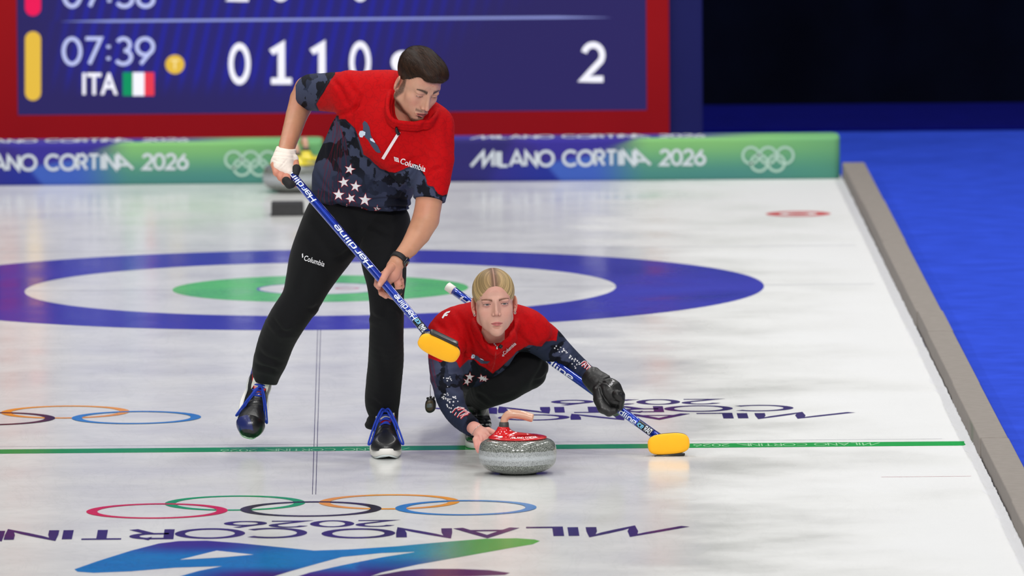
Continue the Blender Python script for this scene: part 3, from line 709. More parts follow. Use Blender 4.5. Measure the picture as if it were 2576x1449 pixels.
def stone(x, y, ang, capm, label, group=None, detail=True):
    root = empty('curling_stone', label, 'curling stone', (x, y, 0), group)
    pr = [(0, .007), (.055, .006), (.060, .0003), (.064, .0003), (.068, .004), (.090, .0085), (.110, .016), (.125, .026), (.1335, .040), (.1368, .056), (.1375, .066), (.1368, .078), (.1345, .090), (.129, .101), (.119, .109), (.106, .1135), (.09, .115), (0, .115)]
    prs = [tuple(p) for p in spline([(a, b) for a, b in pr[5:16]], 5)]; pr = pr[:5]+prs+pr[16:]
    V, Fc = lathe(pr, 96); b = mesh_obj('granite_body', V, Fc, M_gran, None); b.location = (x, y, 0); reparent(root, b); b.location = (0, 0, 0); b.matrix_parent_inverse = Matrix()
    M = Matrix.Rotation(ang, 4, 'Z')
    cap = [(0, .1145), (.1035, .1145), (.1045, .117), (.103, .1205), (.09, .126), (.065, .132), (.045, .135), (.0, .137)]
    V, Fc = lathe(cap, 80)
    # raised neck off the centre that carries the grip
    f = Field((-.12, -.12, .105), (.12, .12, .2), .0022)
    f.ell((0, 0, .118), (.104, .104, .011), k=.001); f.cone((-.052, 0, .118), (-.05, 0, .150), .032, .020, .024); f.cone((-.05, 0, .121), (.03, 0, .116), .018, .010, .02)
    f.plane((0, 0, .1145), (0, 0, -1), .001); f.plane((-.045, 0, .153), (0, 0, 1), .002)
    Vc, Qc, _ = f.mesh(); Vc = Vc@np.array(M)[:3, :3].T; c = mesh_obj('handle_cap', Vc, Qc, capm, root)
    V, Fc = lathe([(.0, .150), (.0175, .150), (.0180, .153), (.0165, .166), (.0145, .168), (0, .168)], 32, Matrix.Translation((-.048, 0, 0))); mesh_obj('handle_collar', np.array(V)@np.array(M)[:3, :3].T, Fc, M_dk, root)
    gp = spline([(-.048, 0, .165), (-.044, 0, .180), (-.032, 0, .191), (-.012, 0, .194), (.02, 0, .190), (.042, 0, .184), (.053, 0, .1815), (.057, 0, .1805)], 6)
    n = len(gp); rd = np.interp(np.arange(n), [0, 8, 14, 30, 36, n-5, n-2, n-1], [.0135, .0135, .0145, .014, .0135, .0125, .009, .002]); V, Fc = tube(gp, rd, 20); mesh_obj('handle_grip', np.array(V)@np.array(M)[:3, :3].T, Fc, M_tan, root)
    if detail:
        V2, F2, W = text2d('MILANO CORTINZ', .2, .2, .2); q = []
        for u, v in V2:
            a = math.radians(-106+u/W*62); r = .0985+v*.0 - v*.0065; q.append((r*math.cos(a), r*math.sin(a), .1198+v*.0042+.0035))
        mesh_obj('handle_lettering', q, F2, M_wht, root, False)
        V, Fc = [], []
        A, F3 = fill([(math.cos(t*math.pi/12)*.011, math.sin(t*math.pi/12)*.006) for t in range(24)], 1); q = []
        for u, v in A:
            a = math.radians(-132)+u/.095; r = .092+v; q.append((r*math.cos(a), r*math.sin(a), .1265-v*.35))
        mesh_obj('handle_badge', q, F3, M_wht, root, False)
    root.scale = (1, 1, 1.09); return root
sc_ = G(1301, 1179); stone(sc_[0], -7.30, math.radians(-8), M_capr, 'grey granite stone with glossy red cap being released at the hog line')
s1 = P(737, 470, 4.86); stone(s1[0], 4.86, math.radians(115), M_capy, 'front one of the two blurred yellow-topped stones by the left barrier', 'yellow-topped stones', False)
s2 = P(760, 460, 5.155); stone(s2[0]+.01, 5.155, math.radians(100), M_capy, 'rear one of the two yellow-topped stones, touching the left barrier', 'yellow-topped stones', False)
# ------------------------------------------------------------------ people: shared anatomy
def rotm(a):
    cx, sx, cy, sy, cz, sz = math.cos(a[0]), math.sin(a[0]), math.cos(a[1]), math.sin(a[1]), math.cos(a[2]), math.sin(a[2])
    X = np.array([[1, 0, 0], [0, cx, -sx], [0, sx, cx]]); Y = np.array([[cy, 0, sy], [0, 1, 0], [-sy, 0, cy]]); Z = np.array([[cz, -sz, 0], [sz, cz, 0], [0, 0, 1]])
    return Y@Z@X
def skin_color(V, tone, red):
    n = fbm(V*60, 3); n2 = fbm(V*15+9, 2); c = np.tile(np.array(tone, float), (len(V), 1)); c = c*(1+(n[:, None]-.5)*.07)
    k = smooth01(n2, .45, .7)[:, None]*.35; return c*(1-k)+np.array(red, float)*k
def lin(c):
    c = np.clip(np.asarray(c, float)/255, 0, 1); return np.where(c <= .04045, c/12.92, ((c+.055)/1.055)**2.4)
def gauss(L, c, r):
    d = (L-np.array(c))/np.array(r); return np.exp(-(d**2).sum(1))
def head(man, neck_local, h=.00115):
    f = Field((-.094, -.135, -.16), (.094, .115, .125), h); C, E_ = f.cone, f.ell
    jw = 1.0 if man else .86
    E_((0, .014, .036), (.073, .094, .080), k=.001)
    E_((0, -.026, .022), (.066, .060, .066), k=.02)
    E_((0, -.036, -.03), (.056, .051, .060), k=.02)
    for s in (-1, 1): E_((s*(.030 if man else .029), -.046, -.056), (.027, .030, .034 if man else .035), k=.022)
    E_((0, -.0, -.05), (.056*jw, .05, .045), k=.02)
    for s in (-1, 1):
        jx = .052 if man else .045; C((s*jx, .0, -.062), (s*.014, -.070, -.100), .018, .0155 if man else .013, .022)
        C((s*(.055 if man else .050), .0, -.02), (s*jx, 0, -.062), .017, .017, .02)
        E_((s*.041, -.056, -.026), (.022, .022, .022), k=.016)
        C((s*(.046 if man else .038), -.062, .021), (s*.012, -.081, .017), .0095 if man else .0085, .0105 if man else .008, .012)
    C((0, -.076, -.06), (0, -.072, -.102), .02, .016 if man else .013, .02)
    E_((0, -.077, -.103), (.019 if man else .014, .014, .013), k=.014)
    E_((0, -.072, -.07), (.033, .026, .026), k=.012)
    for s in (-1, 1):
        E_((s*.032, -.098, .001), (.020, .0165, .0115), k=.012, op='s')
    nz = 0 if man else .0055
    C((0, -.086, .014), (0, -.109, -.036+nz), .0060 if man else .0050, .0072 if man else .0062, .010)
    C((0, -.080, -.005), (0, -.091, -.036+nz), .0115, .0125, .010)
    E_((0, -.1110, -.0395+nz), (.0080 if man else .0072, .0080, .0070), k=.006)
    for s in (-1, 1):
        E_((s*.0112, -.0975, -.0435+nz), (.0060, .0092, .0058), k=.005)
        C((s*.0072, -.106, -.0495+nz), (s*.0080, -.098, -.0465+nz), .0026, .0020, .0025, 's')
    # lids close over the eyeballs
    for s in (-1, 1):
        E_((s*.032, -.0715, .000), (.0158, .0152, .0142), k=.004)
        E_((s*.032, -.0745, .0105), (.0185, .0135, .0062), k=.006)
        top, bot, amp = (-.0008, -.0052, .0011) if man else (.0004, -.0032, .0020)
        # almond opening
        for i in range(7):
            t = -1+2*i/6; x = s*(.032+t*.0115); hw = amp*(1-t*t)+.0004
            C((x, -.093+.004*t*t, (top+bot)/2-.0003), (x, -.078, (top+bot)/2), hw, hw, .001, 's')
        C((s*.0200, -.0845, (top+bot)/2-.0006), (s*.0445, -.0815, (top+bot)/2+.0006), .0008, .0008, .0014, 's')
    # mouth
    mw = 1.1 if man else .88
    op = .0042 if man else 0
    for s in (-1, 1):
        C((s*.0235*mw, -.0895, -.0705), (s*.004, -.0975, -.0670), .0028, .0040, .004)
        C((s*.0210*mw, -.0895, -.0730), (0, -.0968, -.0765-op), .0028, .0050, .004)
        C((s*.0260*mw, -.0935, -.0716), (0, -.1060, -.0712-op*.5), .0008, .0010+op, .0016, 's')
    E_((0, -.094, -.0860), (.016, .008, .0045), k=.006, op='s')
    C((0, -.1020, -.052), (0, -.1025, -.060), .0022, .0028, .004, 's')
    # ears
    for s in (-1, 1):
        M = rotm((.18, 0, s*.45)); eo = .003 if man else 0
        E_((s*(.0765+eo), .012, -.012), (.0055+eo*.3, .0185, .0315), M=M.T, k=.004)
        E_((s*.0745, .006, -.038), (.0050, .009, .010), k=.004)
        E_((s*(.0835+eo), .010, -.006), (.0050, .0100, .0180), M=M.T, k=.003, op='s')
        C((s*.0820, .004, -.016), (s*.0775, -.001, -.020), .0042, .0035, .003, 's')
        C((s*.0800, .010, .006), (s*.0800, .015, -.022), .0018, .0018, .003)
    C((0, .018, -.055), neck_local, .053 if man else .041, .060 if man else .045, .018)
    return f
def place(V, M, c, s): return (V*s)@M.T+c
M_skin = mat('skin', vcol=True, rough=.48, spec=.4, sss=.12, bump=.08, bscale=900)
M_hair = mat('hair', vcol=True, rough=.5, spec=.22)
M_eye = mat('eyeball', vcol=True, rough=.08, spec=.6, coat=.6)
M_cloth = mat('printed_jersey', vcol=True, rough=.8, spec=.12, bump=.12, bscale=700)
M_white = mat('jersey_white', (232, 232, 236), .7); M_trou = mat('black_trouser_cloth', (13, 14, 17), .85, spec=.22, sheen=.04, bump=.15, bscale=600)
M_zip = mat('dark_zip_metal', (40, 40, 42), .35, metal=.6); M_steel = mat('bright_metal', (205, 205, 205), .2, metal=1)

def eyeball(parent, s, man, M, c, sc):
    f = Field((s*.032-.016, -.09, -.016), (s*.032+.016, -.055, .016), .0009); f.ell((s*.032, -.0725, 0), (.0135, .0138, .0130), k=.0005)
    V, Q, _ = f.mesh(); gx, gz = (s*.032+.0, -.0048) if man else (s*.032+.0008, .0002)
    d = np.hypot(V[:, 0]-gx, V[:, 2]-gz); col = np.tile(np.array((196, 178, 170.)), (len(V), 1)); fr = V[:, 1] < -.07
    iris = np.array((92, 72, 52.)) if man else np.array((78, 84, 88.)); t = (1-smooth01(d, .0056, .0064))*fr; col = col*(1-t[:, None])+iris*t[:, None]
    t = (1-smooth01(d, .0020, .0028))*fr; col = col*(1-t[:, None])+np.array((14, 12, 12.))*t[:, None]
    return mesh_obj('eye', place(V, M, c, sc), Q, M_eye, parent, col=lin(col))

def face_color(L, man):
    """skin colour in head space: L are local coordinates"""
    tone, red = ((196, 148, 124), (200, 128, 108)) if man else ((205, 158, 141), (202, 138, 124))
    c = skin_color(L, tone, red); x = np.abs(L[:, 0])
    def lay(k, col):
        k = np.clip(k, 0, 1)[:, None]; c[:] = c*(1-k)+np.array(col, float)*k
    Lx = L.copy(); Lx[:, 0] = x
    lay(.34*gauss(Lx, (.040, -.07, -.035), (.022, .04, .020)), (204, 118, 106) if man else (212, 140, 128))
    lay(.35*gauss(Lx, (0, -.112, -.040), (.012, .012, .012)), (206, 124, 114))
    lay(.5*gauss(Lx, (.076, .01, -.01), (.012, .022, .03)), (220, 120, 108))
    lay((.38 if man else .5)*gauss(Lx, (.033, -.085, -.005), (.018, .02, .011)), (168, 112, 110))  # shading of the eye sockets under the brow, painted into the skin colour
    lay(.42*gauss(Lx, (.032, -.085, .009), (.016, .02, .005)), (176, 122, 112))  # same painted shading on the upper lid
    # lips
    xm = x; x = x if man else x/.88; fr = L[:, 1] < -.082; zc = -.0712; up = np.interp(x, [0, .004, .012, .0245], [-.0650, -.0642, -.0662, -.0704]); lo = np.interp(x, [0, .012, .0245], [-.0800, -.0788, -.0720]) if not man else np.interp(x, [0, .012, .0245], [-.0835, -.0815, -.0722])
    k = smooth01(up+.0006-L[:, 2], 0, .0014)*smooth01(L[:, 2]-lo+.0006, 0, .0014)*(x < .025)*fr
    lay(k*.85, (180, 92, 88) if man else (182, 98, 98)); k2 = np.exp(-((L[:, 2]-zc)/.0011)**2)*(x < .025)*fr; lay(k2*.75, (92, 34, 34)) if not man else lay(np.exp(-((L[:, 2]+.0730)/.0026)**2)*(x < .019)*fr*.9, (62, 18, 20))
    # lashes / lid crease
    for zz, ww, a in (((-.0022, .0012, .8) if man else (.0024, .0011, 1.0)), ((-.0052, .0008, .3) if man else (-.0036, .0007, .30))):
        t = (Lx[:, 0]-.032)/.0135; zl = zz-(.0030 if zz > -.003 else -.0022)*t*t*(1 if not man else .5)
        k = np.exp(-((L[:, 2]-zl)/ww)**2)*(np.abs(t) < 1)*(L[:, 1] < -.068); lay(k*a, (50, 32, 28) if man else (48, 32, 30))
    k = np.exp(-((L[:, 2]-.0085+((Lx[:, 0]-.032)/.016)**2*.004)/.0010)**2)*(np.abs(Lx[:, 0]-.032) < .017)*fr; lay(k*.35, (150, 96, 88))
    # brows
    t = np.clip((Lx[:, 0]-.013)/.036, 0, 1); zb_ = (.0180 if man else .0135)+(.0065 if man else .0048)*np.sin(t*2.2)-(.002 if man else .001)*t; th = (.0042*(1-t)+.0020) if man else (.0026*(1-t)+.0014)
    st = vnoise(np.c_[L[:, 0]*900, L[:, 2]*2500, L[:, 1]*0]); k = np.exp(-((L[:, 2]-zb_)/th)**2)*(Lx[:, 0] > .012)*(Lx[:, 0] < .051)*(L[:, 1] < -.05)
    lay(np.clip(k*1.3*(.65+.5*st), 0, 1)*(.92 if man else .85), (56, 38, 28) if man else (98, 62, 46))
    # nostrils
    nz = 0 if man else .0055; lay(.8*gauss(Lx, (.0076, -.104, -.0500+nz), (.0034, .006, .0024)), (104, 50, 44))
    lay(.35*gauss(Lx, (.0185, -.092, -.044+nz), (.0022, .008, .006)), (150, 92, 82))
    if man:
        n = vnoise(np.c_[L[:, 0]*1100, L[:, 1]*1100, L[:, 2]*420])
        a = np.abs(L[:, 0])                                            # jaw beard runs from the sideburn down to the chin
        jl = smooth01(-.058-.46*np.clip(-L[:, 1]-.0, 0, 1)*1.0-L[:, 2], -.006, .012)*smooth01(L[:, 2]+.119+.1*np.clip(-L[:, 1], 0, 1), 0, .01)*smooth01(.020-L[:, 1], 0, .012)
        sb = smooth01(.015-np.abs(L[:, 1]+.012+.35*(L[:, 2]+.03)*(L[:, 2] < -.03)), 0, .010)*smooth01(.030-L[:, 2], 0, .01)*smooth01(a, .045, .055)*smooth01(L[:, 2]+.11, 0, .03)
        mu = np.exp(-((L[:, 2]+.0585)/.0052)**2)*(a < .029)*(L[:, 1] < -.08)*(.35+.65*smooth01(a, .002, .010))
        so = np.exp(-((L[:, 2]+.0905)/.006)**2)*(a < .008)*(L[:, 1] < -.07); ch = smooth01(-.094-L[:, 2], 0, .010)*(L[:, 1] < -.045)*(L[:, 2] > -.122)
        b_ = np.clip(np.maximum.reduce([jl*.9, sb, mu*.75, so*.7, ch]), 0, 1); lay(b_*(.62+.5*(n-.3))*.92, (58, 42, 33))
        fade = smooth01(L[:, 2]-.020, 0, .03)*smooth01(L[:, 1]+.04, 0, .02); lay(fade*.8, (50, 36, 28))
        for p in ((-.006, -.09, .050), (.010, -.09, .052), (-.003, -.09, .034), (.026, -.085, .040), (.004, -.09, .046)): lay(.55*gauss(L, p, (.0018, .03, .0018)), (186, 70, 66))
    return c

def pxs(pts, n=4):
    q = spline(np.array(pts, float), n); return px([tuple(r) for r in q])
def strands(name, parent, f, V, N, sel, flow, M, c, sc, n, ln, wd, base, seed, lift=(.0006, .0022), tip=0.0, steps=6, pv=None):
    r_ = np.random.RandomState(seed); idx = np.where(sel)[0]; idx = idx[r_.randint(0, len(idx), n)]; p = V[idx]+N[idx]*.0002; m = len(p)
    tgt = r_.uniform(lift[0], lift[1], m); L_ = r_.uniform(ln[0], ln[1], m); jit = r_.normal(0, .10, (m, 3)); rows = []; 
    for i in range(steps+1):
        t = i/steps; g = f.grad(p); d = flow(p)+jit; d = d-g*(d*g).sum(1)[:, None]; d /= np.linalg.norm(d, axis=1)[:, None]+1e-9
        sd = np.cross(d, g); w_ = wd*(1-.75*t)*(.6+.4*math.sin(math.pi*min(1, t*1.4+.1))); rows.append((p-sd*w_, p+sd*w_))
        p = p+d*(L_/steps)[:, None]; e = f.sample(p)-(tgt*(math.sin(math.pi*min(t+.12, 1)*.5)) if tip == 0 else tgt*(.2+t)+tip*t*t); p = p-f.grad(p)*(e*.9)[:, None]
    bad = np.linalg.norm(rows[-1][0]-rows[0][0], axis=1) > L_*1.25
    for r in rows[1:]: r[0][bad] = rows[0][0][bad]; r[1][bad] = rows[0][1][bad]
    VV = np.stack([q for r in rows for q in r], 1); k = VV.shape[1]; VV = VV.reshape(-1, 3); F_ = []
    b0 = np.arange(m)*k
    F_ = np.concatenate([np.stack([b0+2*i, b0+2*i+1, b0+2*i+3, b0+2*i+2], 1) for i in range(steps)])
    cc = np.repeat(base(V[idx], r_), k, axis=0) if not pv else pv(VV)*np.repeat(r_.normal(1, .13, (m, 1)), k, axis=0)
    return mesh_obj(name, place(VV, M, c, sc), F_, M_hair, parent, col=lin(cc))
def finger(f, pts, k=.004, w=1.0):
    f.chain([(p, r*w) for p, r in pts], k)

def wrinkle(V, N, folds, seed=0, base=.0011, scale=13):
    """folds are (x0, y0, x1, y1, width_px, depth_m) lines of crumple in the cloth, seen from the front"""
    x, y = proj(V); d = np.zeros(len(V))
    for x0, y0, x1, y1, wd, am in folds:
        L = math.hypot(x1-x0, y1-y0); ux, uy = (x1-x0)/L, (y1-y0)/L; t = ((x-x0)*ux+(y-y0)*uy)/L; e = (x-x0)*-uy+(y-y0)*ux
        e = e+wd*.35*np.sin(t*5+x0); env = np.clip(np.minimum(t+.15, 1.15-t)*3.2, 0, 1)*(N[:, 1] < .35); g = env*am
        d += g*(-np.exp(-(e/wd)**2)+.75*np.exp(-((e-1.8*wd)/(wd*1.2))**2)+.5*np.exp(-((e+1.8*wd)/(wd*1.2))**2))
    n = fbm(V*scale+seed, 3)-.5; r = 1-np.abs(fbm(V*scale*.7+seed+31, 2)*2-1)*2
    return V+N*(d+base*n*2+base*.8*r)[:, None]

SLATE, DARK, NAVY, REDC = (62, 68, 92), (19, 21, 30), (40, 46, 66), (184, 7, 14)
def camo(x, y, sx=26., sy=38., seed=0.):
    n = fbm(np.c_[x/sx+seed, y/sy+seed*2, np.full(len(x), seed)], 4); n2 = fbm(np.c_[x/sx*.6+40+seed, y/sy*1.1+7, np.full(len(x), 3.)], 4)
    c = np.tile(np.array(NAVY, float), (len(x), 1))
    k = smooth01(n, .485, .50)[:, None]; c = c*(1-k)+np.array(DARK, float)*k
    k = smooth01(n2, .55, .565)[:, None]; c = c*(1-k)+np.array(SLATE, float)*k
    return c
def star_lines(x, y, step=34., rot=.2, seed=0):
    """faint outlines of overlapping stars knitted into the red"""
    d = np.full(len(x), 99.); rs_ = np.random.RandomState(5+seed)
    x0, x1, y0, y1 = x.min(), x.max(), y.min(), y.max()
    for gx in np.arange(x0-step, x1+step, step):
        for gy in np.arange(y0-step, y1+step, step*.86):
            cx = gx+rs_.uniform(-6, 6)+(step/2 if int(gy/step) % 2 else 0); cy = gy+rs_.uniform(-5, 5); R_ = rs_.uniform(15, 22)
            m = np.hypot(x-cx, y-cy) < R_+3
            if m.any(): d[m] = np.minimum(d[m], segdist(x[m], y[m], star2d(cx, cy, R_, rs_.uniform(-.3, .3)+rot, .45)))
    return np.exp(-(d/.8)**2)

# ------------------------------------------------------------------ the sweeping player
def hand_tip(a, b): return a+b
MH_A = (.515, .105, .585); MHM = rotm(MH_A); MHC = P(1050.5, 208.5, -6.98); MHS = .965
def build_man():
    Vs, Qs, Cs = [], [], []
    def add(V, Q, C):
        k = sum(len(v) for v in Vs); Vs.append(V); Qs.append(Q+k); Cs.append(C)
    toL = lambda p: ((np.array(p)-MHC)@MHM)/MHS
    f = head(True, toL(P(1020, 300, -6.90))); L, Q, _ = f.mesh(); C = face_color(L, True)
    nk = smooth01(-.118-L[:, 2], 0, .02)[:, None]; C = C*(1-nk*.25)+np.array((196, 140, 116.))*nk*.25
    add(place(L, MHM, MHC, MHS), Q, C)
    # trunk carried under the clothes
    f = Field(P(740, 640, -7.12), P(1170, 180, -6.35)+np.array((0, 0, .05)), .007)
    f.chain(px([(915, 480, -6.60, 74), (915, 450, -6.64, 80), (950, 380, -6.72, 94), (975, 300, -6.82, 94)]), .03, (0, 1, 0), .6)
    f.chain(px([(870, 228, -6.82, 36), (985, 240, -6.86, 48), (1085, 315, -6.9, 36)]), .04); f.chain(px([(985, 240, -6.86, 44), (1020, 290, -6.90, 40)]), .03)
    V, Q, _ = f.mesh(); add(V, Q, skin_color(V, (196, 148, 124), (200, 128, 108)))
    # bent arm with the strapped hand
    f = Field(P(668, 490, -7.05), P(880, 170, -6.35), .0019)
    f.chain(px([(862, 232, -6.78, 40), (815, 228, -6.62, 38), (774, 224, -6.50, 32)]), .012)
    f.chain(px([(774, 226, -6.50, 32), (762, 250, -6.51, 33), (747, 288, -6.56, 27.5), (736, 325, -6.62, 24.5), (724, 362, -6.69, 21.5), (716, 388, -6.76, 19.5)]), .012)
    f.chain(px([(716, 388, -6.760, 19), (714, 405, -6.780, 22), (716, 425, -6.790, 22)]), .012, (0, 1, 0), .7)
    for pts in ([(700, 408, -6.780, 9.5), (690, 415, -6.810, 9), (695, 435, -6.840, 8.5), (712, 446, -6.830, 8)], [(704, 418, -6.790, 9.5), (697, 428, -6.820, 9), (706, 447, -6.850, 8.5), (722, 455, -6.820, 8)],
                [(712, 430, -6.810, 9.5), (708, 441, -6.840, 9), (716, 457, -6.850, 8.5), (732, 462, -6.820, 8)], [(722, 436, -6.820, 10), (721, 449, -6.850, 9.5), (727, 463, -6.860, 9), (742, 464, -6.820, 7.5)],
                [(730, 392, -6.750, 11), (741, 408, -6.780, 10.5), (746, 426, -6.810, 9.5), (741, 440, -6.830, 8.5)]):
        finger(f, px(pts), .0035)
    V, Q, _ = f.mesh(); c = skin_color(V, (188, 134, 104), (194, 122, 98)); x, y = proj(V); k = smooth01(y, 385, 430)[:, None]*.5; c = c*(1-k)+np.array((212, 138, 122.))*k; add(V, Q, c)
    # straight arm and the hand closed round the broom
    f = Field(P(930, 770, -7.25), P(1125, 480, -6.85), .0019)
    f.chain(px([(1084, 470, -6.95, 36), (1077, 520, -6.98, 33), (1071, 552, -6.99, 34), (1053, 588, -7.00, 30), (1030, 622, -7.03, 23.5), (1006, 648, -7.06, 18.5), (1000, 660, -7.07, 18)]), .012)
    f.chain(px([(1001, 655, -7.06, 18), (992, 672, -7.07, 20), (986, 690, -7.08, 20)]), .010, (0, 1, 0), .75)
    f.chain(px([(996, 672, -7.05, 17), (998, 696, -7.05, 14)]), .01)
    for pts in ([(984, 672, -7.09, 11), (973, 684, -7.115, 9.5), (964, 702, -7.13, 8.5), (956, 715, -7.13, 7.2)],           # thumb over the shaft
                [(982, 690, -7.07, 10), (966, 690, -7.04, 9), (951, 700, -7.03, 8.3), (948, 716, -7.07, 7.5), (952, 722, -7.09, 6.8)],    # index from behind
                [(988, 700, -7.05, 10), (972, 712, -7.02, 9), (957, 722, -7.02, 8.3), (960, 737, -7.06, 7.6), (971, 745, -7.08, 6.8)],
                [(996, 698, -7.06, 9.5), (1002, 716, -7.07, 9), (1003, 735, -7.06, 8.6), (992, 748, -7.02, 7.8), (980, 744, -7.00, 7)],
                [(1000, 690, -7.05, 9), (1008, 706, -7.03, 8), (1010, 720, -7.01, 7.4), (1003, 732, -6.98, 7)]):
        finger(f, px(pts), .0035)
    V, Q, _ = f.mesh(); c = skin_color(V, (194, 140, 110), (200, 126, 102)); x, y = proj(V); k = smooth01(y, 640, 700)[:, None]*.55; c = c*(1-k)+np.array((220, 152, 138.))*k
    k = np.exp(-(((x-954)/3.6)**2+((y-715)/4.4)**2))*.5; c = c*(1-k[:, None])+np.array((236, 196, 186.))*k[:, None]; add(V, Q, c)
    return np.concatenate(Vs), np.concatenate(Qs), np.concatenate(Cs)
V, Q, C = build_man()
man = mesh_obj('person', V, Q, M_skin, None, col=lin(C))
thing(man, 'person standing in red and navy short-sleeved shirt and black trousers, looking down', 'person')
for s in (-1, 1): eyeball(man, s, True, MHM, MHC, MHS)

# hair, combed forward, faded at the side
f = Field((-.10, -.13, -.07), (.10, .13, .15), .0013)
f.ell((0, .014, .046), (.078, .102, .085), k=.001); f.ell((.006, -.036, .088), (.062, .052, .033), k=.03); f.ell((.012, -.066, .080), (.046, .024, .015), k=.02)
f.ell((.0, -.103, -.002), (.095, .075, .070), k=.006, op='s')
for s in (-1, 1): f.ell((s*.060, -.088, .020), (.040, .052, .060), k=.006, op='s')
f.ell((0, -.02, -.066), (.12, .050, .076), k=.008, op='s'); f.plane((0, .05, -.035), (0, -.2, -1), .01)
f.ell((0, .012, .030), (.0715, .092, .077), k=.001, op='s')
for s in (-1, 1): f.ell((s*.083, .012, -.014), (.013, .022, .033), k=.003, op='s')
L, Q, N = f.mesh()
top = smooth01(L[:, 2], .045, .08); sd = fbm(np.c_[L[:, 0]*210+L[:, 2]*40, L[:, 1]*26, L[:, 2]*30], 4); sd2 = fbm(np.c_[L[:, 0]*60, L[:, 1]*12, L[:, 2]*12+5], 2)
fd = lambda q: (1-smooth01(q[:, 2], -.005, .045))[:, None]
Lc = L+N*((sd-.5)*.004*(.25+top)+(sd2-.5)*.008*top)[:, None]
c = np.array((34, 24, 19.))*(.65+.8*sd[:, None]); c = c*(1-fd(L)*.55)+np.array((112, 84, 68.))*fd(L)*.55
mhair = mesh_obj('hair', place(Lc, MHM, MHC, MHS), Q, M_hair, man, col=lin(c))
def hb(p, r_): 
    b_ = np.array((34, 24, 18.))*r_.uniform(.5, 2.3, (len(p), 1))*np.array((1.08, 1.0, .95)); k_ = fd(p)*.55; return b_*(1-k_)+np.array((104, 78, 62.))*k_
def mflow(p): return np.stack([.35+.0*p[:, 0]+np.clip(p[:, 0]*4, -.3, .3), -1.0+0*p[:, 0], -.15+0*p[:, 0]], 1)*smooth01(p[:, 2], .02, .06)[:, None]+np.stack([0*p[:, 0], -.25+0*p[:, 0], -1+0*p[:, 0]], 1)*(1-smooth01(p[:, 2], .02, .06))[:, None]
front = (N[:, 2] > -.2) & ((np.abs(L[:, 0])+L[:, 1]*0 > -1)) & (f.sample(L+N*.002) > .001)
strands('hair_strands', mhair, f, L, N, front & (L[:, 2] > .05), mflow, MHM, MHC, MHS, 5200, (.020, .036), .00055, hb, 1, (.001, .0050))
strands('hair_strands', mhair, f, L, N, (L[:, 2] < .055) & (np.abs(L[:, 0]) > .04), mflow, MHM, MHC, MHS, 2600, (.006, .012), .0004, hb, 2, (.0004, .0015))
strands('hair_strands', mhair, f, L, N, (L[:, 1] < -.055) & (L[:, 2] > .060), lambda p: mflow(p)+np.array((.25, 0, -.2)), MHM, MHC, MHS, 1500, (.020, .036), .0005, hb, 3, (.001, .005), .002)

# shirt
BODYN = (0, 1, 0)
f = Field(P(745, 560, -7.18), P(1165, 150, -6.36)+np.array((0, 0, .04)), .0024)
f.chain(pxs([(908, 535, -6.60, 119), (908, 500, -6.61, 121), (914, 455, -6.64, 128), (930, 410, -6.68, 126), (953, 350, -6.75, 120), (970, 300, -6.82, 117)]), .02, BODYN, .68)
f.chain(px([(878, 228, -6.82, 47), (985, 246, -6.86, 62), (1086, 318, -6.90, 52)]), .05, BODYN, .9)
f.chain(px([(880, 232, -6.81, 52), (835, 232, -6.70, 49), (800, 232, -6.60, 46.5), (770, 232, -6.51, 45)]), .02)
f.chain(px([(1086, 318, -6.90, 54), (1093, 400, -6.93, 49.5), (1088, 450, -6.95, 45), (1077, 520, -6.98, 39)]), .02)
f.chain(px([(1000, 330, -6.90, 100), (1040, 400, -6.90, 70)]), .04, BODYN, .7)
cl_ = pxs([(988, 214, -6.88, 6), (979, 240, -6.95, 6), (975, 268, -6.99, 5), (979, 290, -7.02, 5), (990, 303, -7.03, 5), (1015, 309, -7.03, 5), (1055, 310, -7.02, 5), (1085, 300, -7.0, 6), (1099, 280, -6.94, 6)], 5)
for j_ in range(3): f.chain([(a+np.array((0, .012*j_, -.009*j_)), r*(1+.18*j_)) for a, r in cl_], .008)
f.chain(px([(1045, 225, -6.95, 34), (1024, 264, -6.985, 40), (1022, 280, -6.98, 35)]), .006, op='s')     # opening at the neck
# hem and cuffs
f.plane(P(820, 520, -6.72), (-.55, 0, -.83), .004); f.plane(P(900, 549, -6.72), (-.02, 0, -1), .006); f.plane(P(858, 543, -6.72), (-.30, 0, -.95), .01)
SLC = unit(P(770, 232, -6.51)-P(835, 232, -6.70)); f.plane(P(779, 234, -6.55), SLC, .002)
SLD = unit(P(1074, 520, -6.98)-P(1090, 440, -6.945)); f.plane(P(1078, 503, -6.97), unit(SLD+np.array((.05, 0, -.0))), .002)
V, Q, N = f.mesh()
FO = [(905, 300, 870, 395, 7, .0035), (850, 290, 905, 265, 7, .004), (1050, 420, 1012, 470, 6, .004), (1048, 398, 985, 428, 7, .003), (1046, 440, 1000, 505, 7, .004), (800, 470, 860, 525, 6, .0035), (795, 430, 840, 500, 6, .003),
      (865, 520, 965, 528, 5, .004), (930, 505, 1030, 500, 6, .0045), (940, 522, 1032, 520, 4, .004), (850, 300, 835, 400, 7, .004), (880, 400, 850, 480, 9, .003), (960, 440, 900, 500, 9, .003), (842, 205, 880, 262, 7, .003), (870, 190, 900, 245, 8, .0025),
      (990, 350, 1040, 420, 9, .002), (1060, 340, 1112, 420, 9, .002), (1120, 300, 1132, 380, 8, .0022), (1108, 420, 1060, 450, 7, .0025), (960, 200, 940, 260, 9, .002), (1095, 270, 1060, 330, 8, .003), (1000, 480, 1035, 455, 5, .003), (915, 235, 885, 285, 6, .003)]
